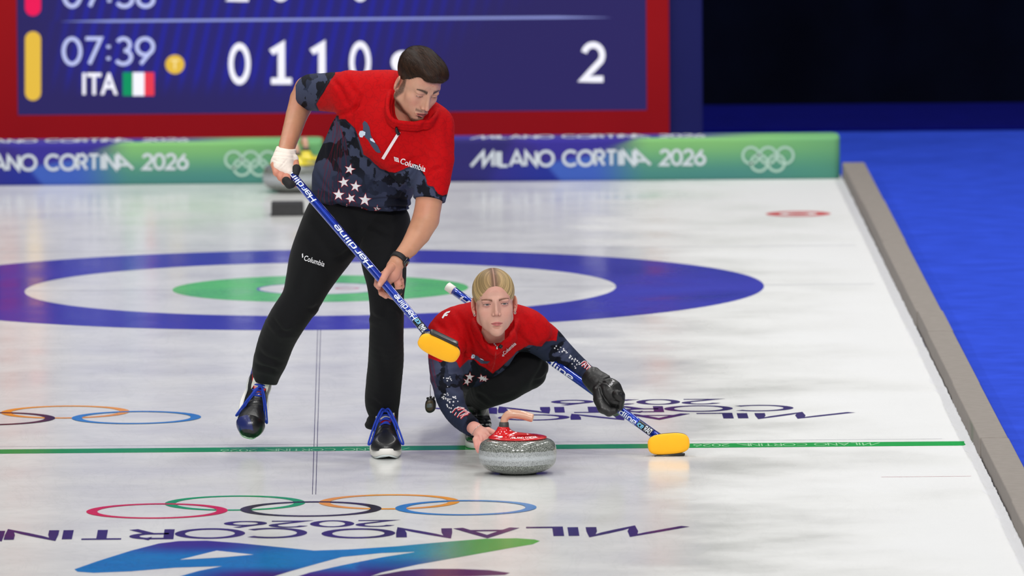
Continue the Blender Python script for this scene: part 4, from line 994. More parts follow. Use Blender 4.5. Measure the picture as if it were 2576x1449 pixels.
V = wrinkle(V, N, [(a, b_, c_, d_, e_*.85, g_*1.5) for a, b_, c_, d_, e_, g_ in FO], 3, .0013)
x, y = proj(V); wv = (fbm(np.c_[x/14, y/14, x*0], 3)-.5)*10
REDP = [(842, 150), (842, 186), (795, 262), (803, 280), (850, 292), (852, 302), (868, 300), (893, 322), (905, 356), (914, 388), (930, 398), (944, 412), (956, 424), (980, 434), (1000, 432), (1030, 420), (1043, 412), (1054, 418), (1068, 440), (1076, 466), (1090, 470), (1101, 488), (1112, 492), (1200, 470), (1200, 150)]
ed = segdist(x, y, REDP); ins = inpoly(x, y, REDP); k = smooth01(np.where(ins, ed, -ed)+wv*.45, -1.1, 1.1)
red = np.tile(np.array(REDC, float), (len(V), 1))*(1+.08*(fbm(V*20, 3)[:, None]-.5)); sl = star_lines(x, y)[:, None]*.34; red = red*(1-sl)+np.array((120, 8, 16.))*sl
cm = camo(x, y, 30., 46.); eb = (smooth01(ed, 2, 5)*smooth01(34+18*wv/5-ed, -1, 1)*(~ins))[:, None]; cm = cm*(1-eb)+np.array(SLATE, float)*eb
pb = smooth01(fbm(np.c_[x/16+3, y/24, x*0+2], 4), .545, .556)[:, None]*eb; cm = cm*(1-pb)+np.array(DARK, float)*pb; low = smooth01(y+ (x-850)*-.05, 400, 470)*smooth01(960-x+ (y-400)*.3, -20, 60); cm = cm*(1-.75*low[:, None])+np.array(NAVY, float)*.75*low[:, None]
for i_ in range(11):
    ln_ = [(843+i_*1.7, 298+i_*3), (838+i_*3.0, 350), (822+i_*5.2, 400), (806+i_*7.5, 450), (797+i_*9.5, 500), (800+i_*11, 540)]
    dl = segdist(x+1.5*np.sin(y*.06+i_*2), y, ln_, False); q_ = (np.exp(-(dl/.75)**2)*smooth01(fbm(np.c_[x/20, y/26, x*0+i_*3.1], 2), .38, .5))[:, None]*.5; cm = cm*(1-q_)+np.array((150, 16, 34.))*q_
c = cm*(1-k[:, None])+red*k[:, None]
zp = segdist(x, y, [(986, 308), (948, 384)], False)
shirt = mesh_obj('shirt', V, Q, M_cloth, man, col=lin(c))
bvS = BVHTree.FromPolygons([tuple(v) for v in V], [tuple(int(i) for i in q) for q in Q])
def print_on(parent, name, polys, m, bvh, lift=.0012, step=5):
    V_, F_ = [], []; k = 0
    for pl in polys:
        v, f_ = fill(pl, step); w3 = wrap(v, bvh, lift); V_.append(w3); F_ += [tuple(i+k for i in g) for g in f_]; k += len(w3)
    return mesh_obj(name, np.concatenate(V_), F_, m, parent)
M_sred = mat('star_outline_red', (178, 20, 40), .75)
stars = [(858, 410, 12, .25), (842, 444, 13, -.15), (873, 455, 13, .15), (828, 477, 14, .05), (860, 487, 12, -.35), (898, 491, 15, .1), (848, 517, 14, .1), (890, 522, 11, -.1), (929, 515, 8, .2)]
print_on(shirt, 'printed_star', [star2d(a, b, r+4.6, q_) for a, b, r, q_ in stars], M_sred, bvS, .0010)
print_on(shirt, 'printed_star', [star2d(a, b, r+1.6, q_) for a, b, r, q_ in stars], M_white, bvS, .0022)
EW = [(898, 283), (905, 288), (912, 300), (915, 320), (922, 335), (934, 350), (942, 367), (935, 368), (928, 364), (917, 350), (908, 334), (898, 325), (894, 310), (895, 298), (893, 290)]
print_on(shirt, 'printed_eagle', [EW], mat('print_slate', (58, 66, 92), .75), bvS, .0022)
print_on(shirt, 'printed_eagle_head', [[(901, 313), (893, 309), (886, 310), (883, 318), (886, 326), (893, 327), (896, 322), (900, 321)], [(913, 329), (920, 330), (927, 340), (925, 341), (914, 335)]], mat('print_white_blue', (205, 218, 236), .7), bvS, .003)
def text_on(parent, name, s, p0, p1, hgt, bvh, m, bold=.0, lift=.0022, flip=False, font=True):
    V2, F2, W = font2d(s, bold) if font else text2d(s)
    p0 = np.array(p0, float); p1 = np.array(p1, float); d = p1-p0; n = np.array([d[1], -d[0]])/np.hypot(*d); hh = V2[:, 1].max()
    return mesh_obj(name, wrap([p0+d*(u/W)+n*hgt*(v/hh) for u, v in V2], bvh, lift), F2, m, parent)
text_on(shirt, 'chest_lettering', 'Columbia', (991, 395), (1058, 418), 15, bvS, M_white, .012)
dm = [[(976+i*4.3+j*.8, 378+j*4.2+i*1.3), (979.4+i*4.3+j*.8, 379+j*4.2+i*1.3), (980+i*4.3+j*.8, 382+j*4.2+i*1.3), (976.6+i*4.3+j*.8, 381+j*4.2+i*1.3)] for i in range(3) for j in range(3)]
print_on(shirt, 'chest_lettering', dm, M_white, bvS, .0022)
zw = [(987, 312), (994, 315), (950, 386), (943, 382)]; print_on(shirt, 'zip_flap', [zw], mat('zip_tape', (236, 222, 224), .6), bvS, .0045)
zb_ = wrap([(990, 320), (985, 312), (983, 302)], bvS, .010); V_, F_ = tube(zb_, [.006, .0065, .004], 10); mesh_obj('zip_pull', V_, F_, M_zip, shirt)

def absorb(parent):
    kids = [o for o in parent.children if o.type == 'MESH' and any(k in o.name for k in ('printed', 'lettering', 'sleeve_st', 'zip_flap', 'back_let'))]
    if not kids: return
    for o in kids: o.parent = None
    for o in kids+[parent]:
        if 'Col' not in o.data.color_attributes: o.data.color_attributes.new('Col', 'FLOAT_COLOR', 'POINT')
    with bpy.context.temp_override(active_object=parent, object=parent, selected_objects=kids+[parent], selected_editable_objects=kids+[parent]): bpy.ops.object.join()
absorb(shirt)

# trousers
f = Field(P(625, 1150, -6.95), P(1050, 490, -6.2)+np.array((0, 0, .04)), .0032)
f.chain(px([(905, 525, -6.585, 98), (903, 540, -6.58, 100)]), .03, BODYN, .68)
f.chain(pxs([(972, 560, -6.60, 60), (966, 620, -6.64, 61), (966, 660, -6.69, 56), (971, 705, -6.74, 49.5), (972, 750, -6.77, 43.5), (973, 792, -6.77, 42), (972, 850, -6.74, 42.5), (971, 905, -6.68, 44), (966, 960, -6.63, 44), (962, 1005, -6.59, 43.5), (963, 1028, -6.575, 39), (967, 1040, -6.57, 33.5)]), .010)
f.chain(px([(968, 1038, -6.57, 33), (968, 1056, -6.57, 33)]), .004)
f.chain(px([(959, 1058, -6.575, 37), (959, 1067, -6.575, 42)]), .003, (0, 0, 1), .55)
f.chain(pxs([(850, 555, -6.58, 84), (824, 605, -6.57, 79), (798, 655, -6.56, 70), (777, 705, -6.55, 57.5), (758, 752, -6.54, 49.5), (725, 802, -6.52, 47.5), (699, 850, -6.47, 45), (682, 900, -6.42, 42.5), (672, 932, -6.385, 36.5), (669, 952, -6.365, 31)]), .010)
f.plane(P(959, 1077, -6.575), (0, .05, -1), .003); f.plane(P(662, 963, -6.36), unit((-.15, .0, -.95)), .004, hi=(P(850, 963, -6.36)[0], 9, 9))
V, Q, N = f.mesh()
FO = [(905, 560, 985, 590, 7, .004), (885, 600, 820, 575, 8, .004), (890, 628, 840, 650, 7, .004), (905, 640, 960, 628, 7, .003), (985, 770, 1008, 790, 6, .004), (933, 790, 965, 812, 6, .004), (775, 780, 800, 770, 6, .004), (680, 800, 720, 838, 7, .005), (735, 830, 700, 842, 6, .004),
      (650, 885, 700, 915, 7, .005), (645, 915, 695, 935, 6, .005), (930, 1005, 960, 1020, 6, .003), (960, 680, 985, 760, 10, .003), (960, 880, 972, 980, 10, .003), (780, 640, 760, 740, 10, .003)]
V = wrinkle(V, N, FO, 11, .0009, 12)
tr = mesh_obj('trousers', V, Q, M_trou, man)
bvT = BVHTree.FromPolygons([tuple(v) for v in V], [tuple(int(i) for i in q) for q in Q])
text_on(tr, 'thigh_lettering', 'Columbia', (733, 650), (788, 668), 14, bvT, M_white, .012, .0035)
print_on(tr, 'thigh_lettering', [[(729, 634), (732, 632), (733, 642), (730, 645)]], M_white, bvT, .003)

absorb(tr)
# wrist strapping, finger sleeves, watch, ring
M_tape = mat('white_tape', (238, 226, 214), .85, noise=.04, nscale=90, bump=.4, bscale=260)
f = Field(P(670, 465, -7.0), P(765, 350, -6.5), .0018)
f.chain(px([(721, 374, -6.735, 25), (715, 392, -6.77, 26.5), (710, 410, -6.79, 29), (714, 424, -6.80, 26)]), .008, BODYN, .95)
f.chain(px([(722, 392, -6.76, 19), (738, 400, -6.775, 13)]), .008); f.chain(px([(704, 420, -6.82, 17), (724, 434, -6.825, 14)]), .01)
f.plane(P(722, 372, -6.73), (.18, 0, 1), .002); f.plane(P(704, 436, -6.8), unit((-.62, 0, -.78)), .003)
V, Q, N = f.mesh(); V = wrinkle(V, N, [(690, 392, 742, 398, 2, .0012), (688, 402, 720, 412, 2, .0012), (700, 425, 722, 402, 2, .001), (692, 382, 742, 388, 2, .0012)], 5, .0006, 60)
mesh_obj('wrist_strapping', V, Q, M_tape, man)
M_slv = mat('black_finger_sleeve', (26, 26, 27), .8, bump=.3, bscale=500)
for pts in ([(720, 455, -6.860, 11), (728, 464, -6.865, 11), (734, 464, -6.86, 9.5)], [(746, 424, -6.815, 11), (742, 438, -6.83, 10)], [(1003, 732, -7.065, 10), (996, 744, -7.045, 9.6)]):
    f = Field(np.minimum.reduce([p-.03 for p, r in px(pts)]), np.maximum.reduce([p+.03 for p, r in px(pts)]), .0015); f.chain(px(pts), .004); V, Q, _ = f.mesh(); mesh_obj('finger_sleeve', V, Q, M_slv, man)
def ring_at(name, c, ax, r, t, m, parent, flat=1.0, n=32, wide=None):
    ax = unit(ax); u = unit(np.cross(ax, (0, 0, 1.))); v = np.cross(ax, u); V = []; Fc = []; wide = wide or t
    for i in range(n):
        a = 2*math.pi*i/n; d = u*math.cos(a)+v*math.sin(a)*flat
        for e, g in ((0, -wide), (t, -wide*.8), (t, wide*.8), (0, wide)): V.append(c+d*(r+e)+ax*g)
    for i in range(n):
        for j in range(4): Fc.append((i*4+j, i*4+(j+1) % 4, ((i+1) % n)*4+(j+1) % 4, ((i+1) % n)*4+j))
    return mesh_obj(name, V, Fc, m, parent)
wax = P(1025, 628, -7.035)-P(1000, 660, -7.07); wc = P(1004, 652, -7.063)
wt = ring_at('wristwatch', wc, wax, 20.3*S0, .003, mat('black_strap', (16, 16, 18), .6), man, 1, 40, .0105)
wo_ = unit(np.array((.80, -.45, -.30))-unit(wax)*(np.array((.80, -.45, -.30))@unit(wax))); fr_ = frame(wc+wo_*(20.3*S0), np.cross(unit(wax), wo_), unit(wax), wo_); V_, F_ = pillow(.0145, .0165, [(.002, -.004), (0, -.002), (0, .004), (.002, .0065)], 5, 32)
mesh_obj('watch_case', fr_(V_), F_, mat('watch_black', (14, 14, 16), .2, coat=.5), wt)
ring_at('finger_ring', P(1002.5, 719, -7.068), P(1002, 710, -7.067)-P(1003, 728, -7.067), 9.0*S0, .0012, mat('gold', (222, 178, 110), .25, metal=1), man, 1, 28, .0020)

# ------------------------------------------------------------------ shoes
def shoe(name, parent, M, c, toecap, glossy=False, tongue=True, laces=True, mats_=None, size=1.12, bow=True):
    """local: toe towards -y, x across, z up, sole at 0, length .30"""
    T = lambda V: place(np.asarray(V), M, c, size); Mu, Mm, Ms, Mt, Ml, Mc = mats_
    f = Field((-.065, -.165, -.005), (.065, .155, .16), .0022)
    f.chain([((0, -.10, .032), .040), ((0, -.04, .042), .041), ((0, .03, .052), .040), ((0, .10, .052), .036)], .02)
    f.ell((0, -.095, .030), (.048, .058, .034), k=.015); f.chain([((0, .045, .07), .040), ((0, .07, .118), .041)], .02); f.chain([((0, -.02, .07), .024), ((0, .03, .100), .032)], .02)
    f.plane((0, 0, .022), (0, 0, -1), .003); f.plane((0, .05, .128), unit((0, -.42, 1)), .003); f.chain([((0, .05, .10), .028), ((0, .075, .16), .038)], .006, op='s')
    V, Q, N = f.mesh(); c_ = np.tile(np.array((24, 25, 28.)), (len(V), 1))
    def lay(k, col):
        k = np.clip(k, 0, 1)[:, None]; c_[:] = c_*(1-k)+np.array(col, float)*k
    ax = np.abs(V[:, 0]); lay(smooth01(V[:, 1], .0, .008)*smooth01(ax, .022, .026)*smooth01(.075-V[:, 2], 0, .004), (92, 96, 104))
    sw = smooth01(.012-np.abs(V[:, 2]-(.040+.55*np.clip(V[:, 1]+.02, -.05, .1))), 0, .002)*smooth01(V[:, 1], -.03, -.025)*smooth01(.055-V[:, 1], 0, .004)*(ax > .03); lay(sw, (235, 235, 235))
    lay(smooth01(V[:, 1]-.055+.25*(V[:, 2]-.08), 0, .004), (52, 66, 150)); lay(smooth01(V[:, 2]-.118+.3*(.05-V[:, 1]), 0, .003), (190, 22, 34))
    V = V-N*(.0012*np.exp(-((V[:, 1]+.052-.2*V[:, 0])/.003)**2)+.0015*np.exp(-((V[:, 1]+.035-.1*V[:, 0])/.003)**2)*(V[:, 2] > .04))[:, None]
    up = mesh_obj('shoe', T(V), Q, Mu, parent, col=lin(c_))
    out = [(.048*1.0, -.10)]; P2 = []
    for i in range(60):
        a = 2*math.pi*i/60; y_ = -.005-.148*math.cos(a) if True else 0; wx = .050*(1-.18*smooth01(np.array([y_]), -.02, .05)[0]+.0)
        P2.append((wx*math.copysign(abs(math.sin(a))**.72, math.sin(a)), y_))
    def slab(name_, z0, z1, gr, m_, y1=None):
        V_ = []; F_ = []; prof = [(-.004, z0), (0, z0+.003), (0, z1-.002), (-.003, z1)]; n = len(P2)
        for g_, z_ in prof:
            for (a, b) in P2:
                L_ = math.hypot(a, b)+1e-9; V_.append((a*(1+(g_+gr)/.05), b*(1+(g_+gr)/.15), z_+.010*max(0, (-b-.10)/.05)**2*(1 if z_ < z0+.01 else .6)))
        for i in range(len(prof)-1):
            for j in range(n): F_.append((i*n+j, i*n+(j+1) % n, (i+1)*n+(j+1) % n, (i+1)*n+j))
        F_ += [tuple(range(n))[::-1], tuple((len(prof)-1)*n+j for j in range(n))]
        return mesh_obj(name_, T(V_), F_, m_, up)
    slab('shoe_sole', .0, .026, .001, Mm); slab('slider_disc', -.006, .001, -.004, Mc)
    if toecap:
        f = Field((-.065, -.17, -.004), (.065, -.06, .08), .0022); f.ell((0, -.095, .030), (.0500, .0600, .0365), k=.01); f.chain([((0, -.10, .032), .042), ((0, -.04, .042), .043)], .02)
        f.plane((0, -.100, .03), unit((0, 1, -.15)), .002); f.plane((0, 0, .003), (0, 0, -1), .002); f.ell((0, -.09, .028), (.046, .056, .032), k=.001, op='s')
        V, Q, _ = f.mesh(); k = (V[:, 0]*.9+(V[:, 1]+.135)*.6 < .006+.0*V[:, 2])[:, None]; cc = np.where(k & (V[:, 1] > -.142)[:, None], np.array((26, 36, 96.)), np.array((16, 17, 20.)))
        mesh_obj('toe_cover', T(V), Q, Mt, up, col=lin(cc))
    if tongue:
        f = Field((-.05, -.04, .04), (.05, .07, .17), .002); f.chain([((0, -.015, .075), .026), ((0, .012, .105), .030), ((0, .028, .136), .031)], .01, unit((0, -.75, .65)), .30); V, Q, _ = f.mesh()
        mesh_obj('shoe_tongue', T(V), Q, mat('tongue_white', (226, 222, 212), .6), up)
        V2, F2, W = font2d('AIR', .02); bt = BVHTree.FromPolygons([tuple(v) for v in V], [tuple(int(i) for i in q) for q in Q]); q = []
        for u, v in V2:
            o = Vector((-.014+u/W*.028, -.2, .125+v*.014)); h_ = bt.ray_cast(o, Vector((0, 1, 0))); q.append(np.array(h_[0])+np.array((0, -.001, .0)) if h_[0] else np.array((o[0], .01, o[2])))
        mesh_obj('tongue_mark', T(q), F2, Mu_dark, up)
    if laces:
        sets = []
        for i in range(5):
            y_ = -.040+i*.0155; z_ = .083+i*.0115-(.004 if i == 0 else 0); w_ = .021+.001*i
            sets.append(tube(spline([(-w_, y_+.006, z_-.010), (-.008, y_, z_+.004), (.008, y_+.002, z_+.004), (w_, y_+.010, z_-.010)], 5), .0030, 7))
            if i < 4: sets.append(tube(spline([(-w_, y_+.006, z_-.010), (0, y_+.009, z_+.008), (w_, y_+.020, z_)], 5), .0028, 7))
        kx = (0, .016, .135) if False else (0, .018, .133)
        kn = np.array((0, -.004, .138)) if bow else np.array((0, .0, .125))
        for sgn in (-1, 1):
            sets.append(tube(spline([kn, kn+(sgn*.012, -.020, .006), kn+(sgn*.032, -.045, -.030), kn+(sgn*.050, -.070, -.078), kn+(sgn*.056, -.078, -.100), kn+(sgn*.046, -.070, -.092), kn+(sgn*.026, -.042, -.036), kn+(sgn*.006, -.012, .0)], 6), .0031, 7))
            sets.append(tube(spline([kn, kn+(sgn*.020, -.022, -.012), kn+(sgn*.034, -.060, -.058)], 6), .0026, 7))
        sets.append(tube([kn+(-.008, 0, 0), kn+(.008, -.002, 0)], .0060, 8))
        V_, F_ = join_parts(sets); mesh_obj('laces', T(V_), F_, Ml, up)
    return up
Mu_ = mat('shoe_leather', vcol=True, rough=.38, coat=.12, bump=.2, bscale=160); Mu_dark = mat('shoe_print_black', (18, 18, 20), .5); Mm_ = mat('shoe_midsole', (232, 230, 226), .55)
Mt_ = mat('glossy_toe', vcol=True, rough=.3, coat=.2); Ml_ = mat('blue_lace', (24, 60, 178), .8, bump=.3, bscale=900); Mc_ = mat('slider_plastic', (222, 232, 234), .15, coat=.6)
def axes(fwd, up):
    f_ = unit(fwd); u_ = unit(np.array(up)-f_*(np.array(up)@f_)); x_ = np.cross(u_, -f_)*-1; x_ = np.cross(-f_, u_)
    return np.stack([np.cross(-np.array(f_), u_)*1.0, -f_, u_], 1)
def shoe_axes(toe_dir, up):
    y_ = -unit(toe_dir); z_ = unit(np.array(up, float)-y_*(np.array(up, float)@y_)); x_ = np.cross(y_, z_); return np.stack([x_, y_, z_], 1)
# standing foot, flat on its slider
c0 = G(970, 1158); shoe('shoe', man, shoe_axes((.02, -1, 0), (0, 0, 1)), np.array((c0[0], c0[1]+.172, .007)), False, mats_=(Mu_, Mm_, Ms_ if False else Mm_, Mt_, Ml_, Mc_))
# trailing foot, lifted with the toe down
A_ = shoe_axes(unit((-.16, -.62, -.74)), (.16, -.80, .45)); cT = P(644, 1008, -6.36)
shoe('shoe', man, A_, cT-A_@np.array((0, -.02, .06)), True, mats_=(Mu_, Mm_, Mm_, Mt_, Ml_, mat('dark_sole', (30, 30, 32), .6)), bow=False, size=1.03)

# ------------------------------------------------------------------ brooms
M_shaft = bpy.data.materials.new('blue_carbon'); M_shaft.use_nodes = True
b = M_shaft.node_tree.nodes['Principled BSDF']; b.inputs['Base Color'].default_value = (*srgb(12, 52, 168), 1); b.inputs['Metallic'].default_value = .55; b.inputs['Roughness'].default_value = .25; b.inputs['Coat Weight'].default_value = 1; b.inputs['Coat Roughness'].default_value = .05
M_pad = mat('yellow_pad', (255, 184, 14), .8, sheen=.1, noise=.02, nscale=40); M_plate = mat('black_plate', (18, 18, 20), .35, coat=.3); M_let = mat('silver_lettering', (226, 232, 242), .35)
M_cap = mat('white_end_cap', (228, 226, 220), .45); M_lblue = mat('label_black', (10, 12, 22), .3); M_cyan = mat('label_cyan', (120, 200, 240), .4)
def broom(label, top, bot, pc, pa, pn, la, lb, texts, labelpos, cap, rad=.0152, strip=1):
    """shaft from top to bot, pad centre pc, long axis pa, face normal pn"""
    top = np.array(top); bot = np.array(bot); d = unit(bot-top); root = empty('curling_broom', label, 'broom', tuple(bot), 'curling brooms')
    V, Fc = tube([top+(bot-top)*t for t in np.linspace(0, 1, 9)], rad, 28); reparent(root, mesh_obj('shaft', V, Fc, M_shaft))
    if cap:
        V, Fc = tube([top-d*.006, top-d*.004, top+d*.024, top+d*.027], [rad*.8, rad*1.10, rad*1.10, rad*.98], 28); reparent(root, mesh_obj('end_cap', V, Fc, M_cap))
    n0 = unit(-CF-d*(-CF@d)); u0 = -np.cross(d, n0)
    for s_, t0, t1, hgt, off, rev in texts:
        V2, F2, W = text2d(s_, .16, .16, .25); Lh = np.linalg.norm(bot-top); q = []
        for u, v in V2:
            t = t0+(t1-t0)*(u/W if not rev else 1-u/W); a = (off+(v-.5)*hgt*(1 if not rev else -1))/rad; q.append(top+d*t*Lh+(n0*math.cos(a)+u0*math.sin(a))*(rad+.0007))
        reparent(root, mesh_obj('shaft_lettering', q, F2, M_let))
    if labelpos:
        t0, t1, off = labelpos; Lh = np.linalg.norm(bot-top); q = []; F2 = []
        for i in range(9):
            for j in range(9):
                a = (off+(j/8-.5)*.03)/rad; q.append(top+d*(t0+(t1-t0)*i/8)*Lh+(n0*math.cos(a)+u0*math.sin(a))*(rad+.0006))
        F2 = [(i*9+j, i*9+j+1, (i+1)*9+j+1, (i+1)*9+j) for i in range(8) for j in range(8)]; lb_ = reparent(root, mesh_obj('shaft_label', q, F2, M_lblue))
        V2, F2, W = text2d('ice RAD', .2, .16, .25) if 'x' in GL else text2d('ice', .2, .16, .25); q = []
        for s_, a0, a1, h_, m_ in (('ice', .06, .42, .016, M_cyan), ('RAD', .55, .95, .018, M_let)):
            V2, F2, W = text2d(s_, .2, .16, .25); q = []
            for u, v in V2:
                rr = texts[0][5]; uu = (1-u/W) if rr == 2 else u/W; t = t0+(t1-t0)*(a0+(a1-a0)*(u/W if not rr else 1-u/W)); a = (off+(v-.5)*h_*(1 if not rr else -1))/rad; q.append(top+d*t*Lh+(n0*math.cos(a)+u0*math.sin(a))*(rad+.0014))
            reparent(root, mesh_obj('shaft_lettering', q, F2, m_))
    pa = unit(pa); pn = unit(np.array(pn)-pa*(np.array(pn)@pa)); pb = np.cross(pn, pa); fr = frame(np.array(pc), pa, pb, pn)
    V, Fc = pillow(la, lb, [(.022, -.010), (.006, -.008), (.001, -.001), (0, .004), (.0015, .010), (.005, .0145), (.012, .018), (.024, .0200), (.034, .0205)], 3.0); reparent(root, mesh_obj('pad', fr(V), Fc, M_pad))
    V, Fc = pillow(la-.002, lb-.003, [(.006, -.021), (.002, -.019), (0, -.011), (.002, -.006)], 3.0); V[:, 1] += .005; reparent(root, mesh_obj('backing_plate', fr(V), Fc, M_plate))
    V, Fc = pillow(.055, .006, [(.001, -.020), (0, -.018), (0, .008), (.002, .011)], 5.0, 40); V[:, 1] += strip*(lb+.003); reparent(root, mesh_obj('grip_strip', fr(V), Fc, M_plate))
    V, Fc = tube([bot-d*.01, np.array(pc)-pn*.018], [rad*1.0, rad*1.08], 20); reparent(root, mesh_obj('socket', V, Fc, M_shaft)); return root
T0 = P(724, 428, -6.815); B0 = P(1081, 846, -7.255)
PN = unit((-.10, -.93, -.30))
broom('blue broom carried by the standing player, yellow pad raised off the ice', T0, B0, P(1104, 874, -7.285), P(1146, 894, -7.27)-P(1066, 856, -7.29), PN, .0785, .037,
      [('Hardline', .0, .195, .020, .0, True), ('Hardline', .345, .595, .020, .0, True), ('Hardline', .765, .905, .020, 0, True)], (.905, .975, 0), False)
# ------------------------------------------------------------------ the delivering player
WH_A = (.0046, -.0414, .0567); WHM = rotm(WH_A); WHC = P(1243.0, 759.5, -6.78); WHS = .965
def build_woman():
    Vs, Qs, Cs = [], [], []
    def add(V, Q, C):
        k = sum(len(v) for v in Vs); Vs.append(V); Qs.append(Q+k); Cs.append(C)
    toL = lambda p: ((np.array(p)-WHC)@WHM)/WHS
    f = head(False, toL(P(1238, 868, -6.64))); L, Q, _ = f.mesh(); add(place(L, WHM, WHC, WHS), Q, face_color(L, False))
    f = Field(P(1080, 1010, -6.85), P(1400, 770, -5.75)+np.array((0, 0, .05)), .007)
    f.chain(px([(1235, 846, -6.50, 56), (1205, 885, -6.30, 56), (1180, 905, -6.05, 50)]), .03, None, 1)
    f.chain(px([(1130, 838, -6.55, 34), (1235, 815, -6.58, 45), (1340, 835, -6.55, 32)]), .04)
    V, Q, _ = f.mesh(); add(V, Q, skin_color(V, (208, 166, 150), (206, 144, 132)))
    # hand just letting go beside the stone
    f = Field(P(1165, 1175, -7.30), P(1262, 1035, -6.85), .0017)
    f.chain(pxs([(1172, 1064, -6.98, 15), (1186, 1073, -7.00, 15.5), (1198, 1081, -7.02, 15.5)]), .01)
    f.chain(px([(1198, 1080, -7.02, 16), (1212, 1092, -7.045, 18), (1216, 1099, -7.05, 17)]), .012, (.3, -.8, .5), .7)
    for pts in ([(1203, 1096, -7.04, 9), (1196, 1106, -7.06, 7), (1199, 1122, -7.085, 6.3), (1204, 1135, -7.10, 5.4)],
                [(1210, 1101, -7.05, 9), (1206, 1112, -7.075, 7), (1208, 1126, -7.10, 6.3), (1212, 1137, -7.11, 5.4)],
                [(1219, 1103, -7.05, 9), (1222, 1112, -7.06, 7), (1226, 1122, -7.06, 6)],
                [(1224, 1096, -7.045, 8.5), (1234, 1102, -7.04, 7), (1242, 1110, -7.03, 6)],
                [(1212, 1084, -7.03, 9), (1228, 1082, -7.02, 7.6), (1240, 1087, -7.02, 6.6), (1248, 1093, -7.02, 5.5)]):
        finger(f, px(pts), .006)
    V, Q, _ = f.mesh(); c = skin_color(V, (216, 158, 144), (214, 132, 124)); x, y = proj(V); k = smooth01(y, 1095, 1130)[:, None]*.4; c = c*(1-k)+np.array((226, 138, 136.))*k
    for x0, y0, x1, y1 in ((1204, 1096, 1208, 1108), (1213, 1096, 1216, 1108), (1221, 1090, 1230, 1098)):
        k = np.exp(-(segdist(x, y, [(x0, y0), (x1, y1)], False)/1.6)**2)[:, None]*.35; c = c*(1-k)+np.array((188, 104, 100.))*k
    add(V, Q, c)
    # forearm inside the sleeves, gloved hand inside the mitten
    f = Field(P(1095, 1140, -7.10), P(1560, 800, -6.30), .005)
    f.chain(px([(1130, 850, -6.58, 32), (1127, 930, -6.72, 28), (1132, 1000, -6.84, 22), (1172, 1064, -6.98, 15)]), .012)
    f.chain(px([(1340, 840, -6.53, 30), (1400, 884, -6.46, 25), (1450, 925, -6.475, 22), (1500, 966, -6.53, 17), (1525, 986, -6.58, 17)]), .012)
    V, Q, _ = f.mesh(); add(V, Q, skin_color(V, (208, 166, 150), (206, 144, 132)))
    return np.concatenate(Vs), np.concatenate(Qs), np.concatenate(Cs)
V, Q, C = build_woman()
wom = mesh_obj('person', V, Q, M_skin, None, col=lin(C)); thing(wom, 'person crouching low in red and navy long-sleeved top behind the red-capped stone', 'person')
for s in (-1, 1): eyeball(wom, s, False, WHM, WHC, WHS)
# slicked-back parted hair
f = Field((-.10, -.12, -.06), (.10, .15, .14), .0013)
f.ell((0, .018, .040), (.0785, .101, .084), k=.001); f.ell((0, -.024, .026), (.0690, .0628, .0685), k=.012); f.ell((0, .085, .0), (.045, .035, .035), k=.03)
f.ell((0, -.112, -.022), (.0625, .078, .0925), k=.010, op='s'); f.ell((0, -.046, -.086), (.12, .060, .083), k=.03, op='s')
f.ell((0, .012, .030), (.0715, .092, .077), k=.001, op='s')
for s in (-1, 1): f.ell((s*.083, .010, -.020), (.016, .020, .026), k=.003, op='s')
L, Q, N = f.mesh(); ax = np.abs(L[:, 0])
# strand coordinate: arcs that run from the parting round to the back of the head
sc_ = (L[:, 1]*.75-L[:, 2]*.75+ax*.10); sc_ = sc_+.0016*np.sin(ax*60+L[:, 1]*20); st = fbm(np.c_[sc_*520, ax*14, np.sign(L[:, 0])*3], 3); st2 = fbm(np.c_[sc_*130, ax*5, np.sign(L[:, 0])*3+9], 2)
root = np.exp(-(ax/.012)**2)*.9+np.exp(-(ax/.030)**2)*.35
def wcol(p, ax_, st_):
    c = np.array((184, 158, 110.))*(.42+1.05*st_[:, None]); r_ = np.clip(np.exp(-(ax_/.012)**2)*.85+np.exp(-(ax_/.040)**2)*.42, 0, 1)[:, None]
    c = c*(1-r_)+np.array((112, 84, 66.))*r_; e = (smooth01(.030-p[:, 2], -.0, .03)*smooth01(-.02-p[:, 1], 0, .03))[:, None]*.55; return c*(1-e)+np.array((126, 98, 72.))*e
c = wcol(L, ax, st); part = np.exp(-(ax/.0022)**2)[:, None]*(L[:, 1] < .05)[:, None]*.7; c = c*(1-part)+np.array((206, 160, 142.))*part
Lw = L+N*((st-.5)*.0012+(st2-.5)*.0022)[:, None]
wh_ = mesh_obj('hair', place(Lw, WHM, WHC, WHS), Q, M_hair, wom, col=lin(c))
def wflow(p):
    s_ = np.sign(p[:, 0]); u = smooth01(np.abs(p[:, 0]), .045, .078); return np.stack([s_*(1.0-.9*u), .22+.9*u, -.45+0*u], 1)
def wb(p, r_): return wcol(p, np.abs(p[:, 0]), fbm(np.c_[(p[:, 1]*.75-p[:, 2]*.75+np.abs(p[:, 0])*.1)*420, np.abs(p[:, 0])*9, np.sign(p[:, 0])*3], 3)+r_.normal(0, .06, len(p)))
for s in (-1, 1):
    o = place(np.array([(s*.0775, .002, -.034)]), WHM, WHC, WHS)[0]
    V, Fc = lathe([(0, -.0022), (.0018, -.0015), (.0023, 0), (.0018, .0015), (0, .0022)], 14, Matrix.Translation(o)); er = mesh_obj('earring', V, Fc, M_steel, wom)
    o = place(np.array([(s*.0750, -.003, -.0445)]), WHM, WHC, WHS)[0]; V, Fc = tube([o+np.array((.0038*math.sin(t), -.002*math.cos(t), .0044*math.cos(t))) for t in np.linspace(0, 6.1, 20)], .0010, 8, True); mesh_obj('earring', V, Fc, M_steel, wom)

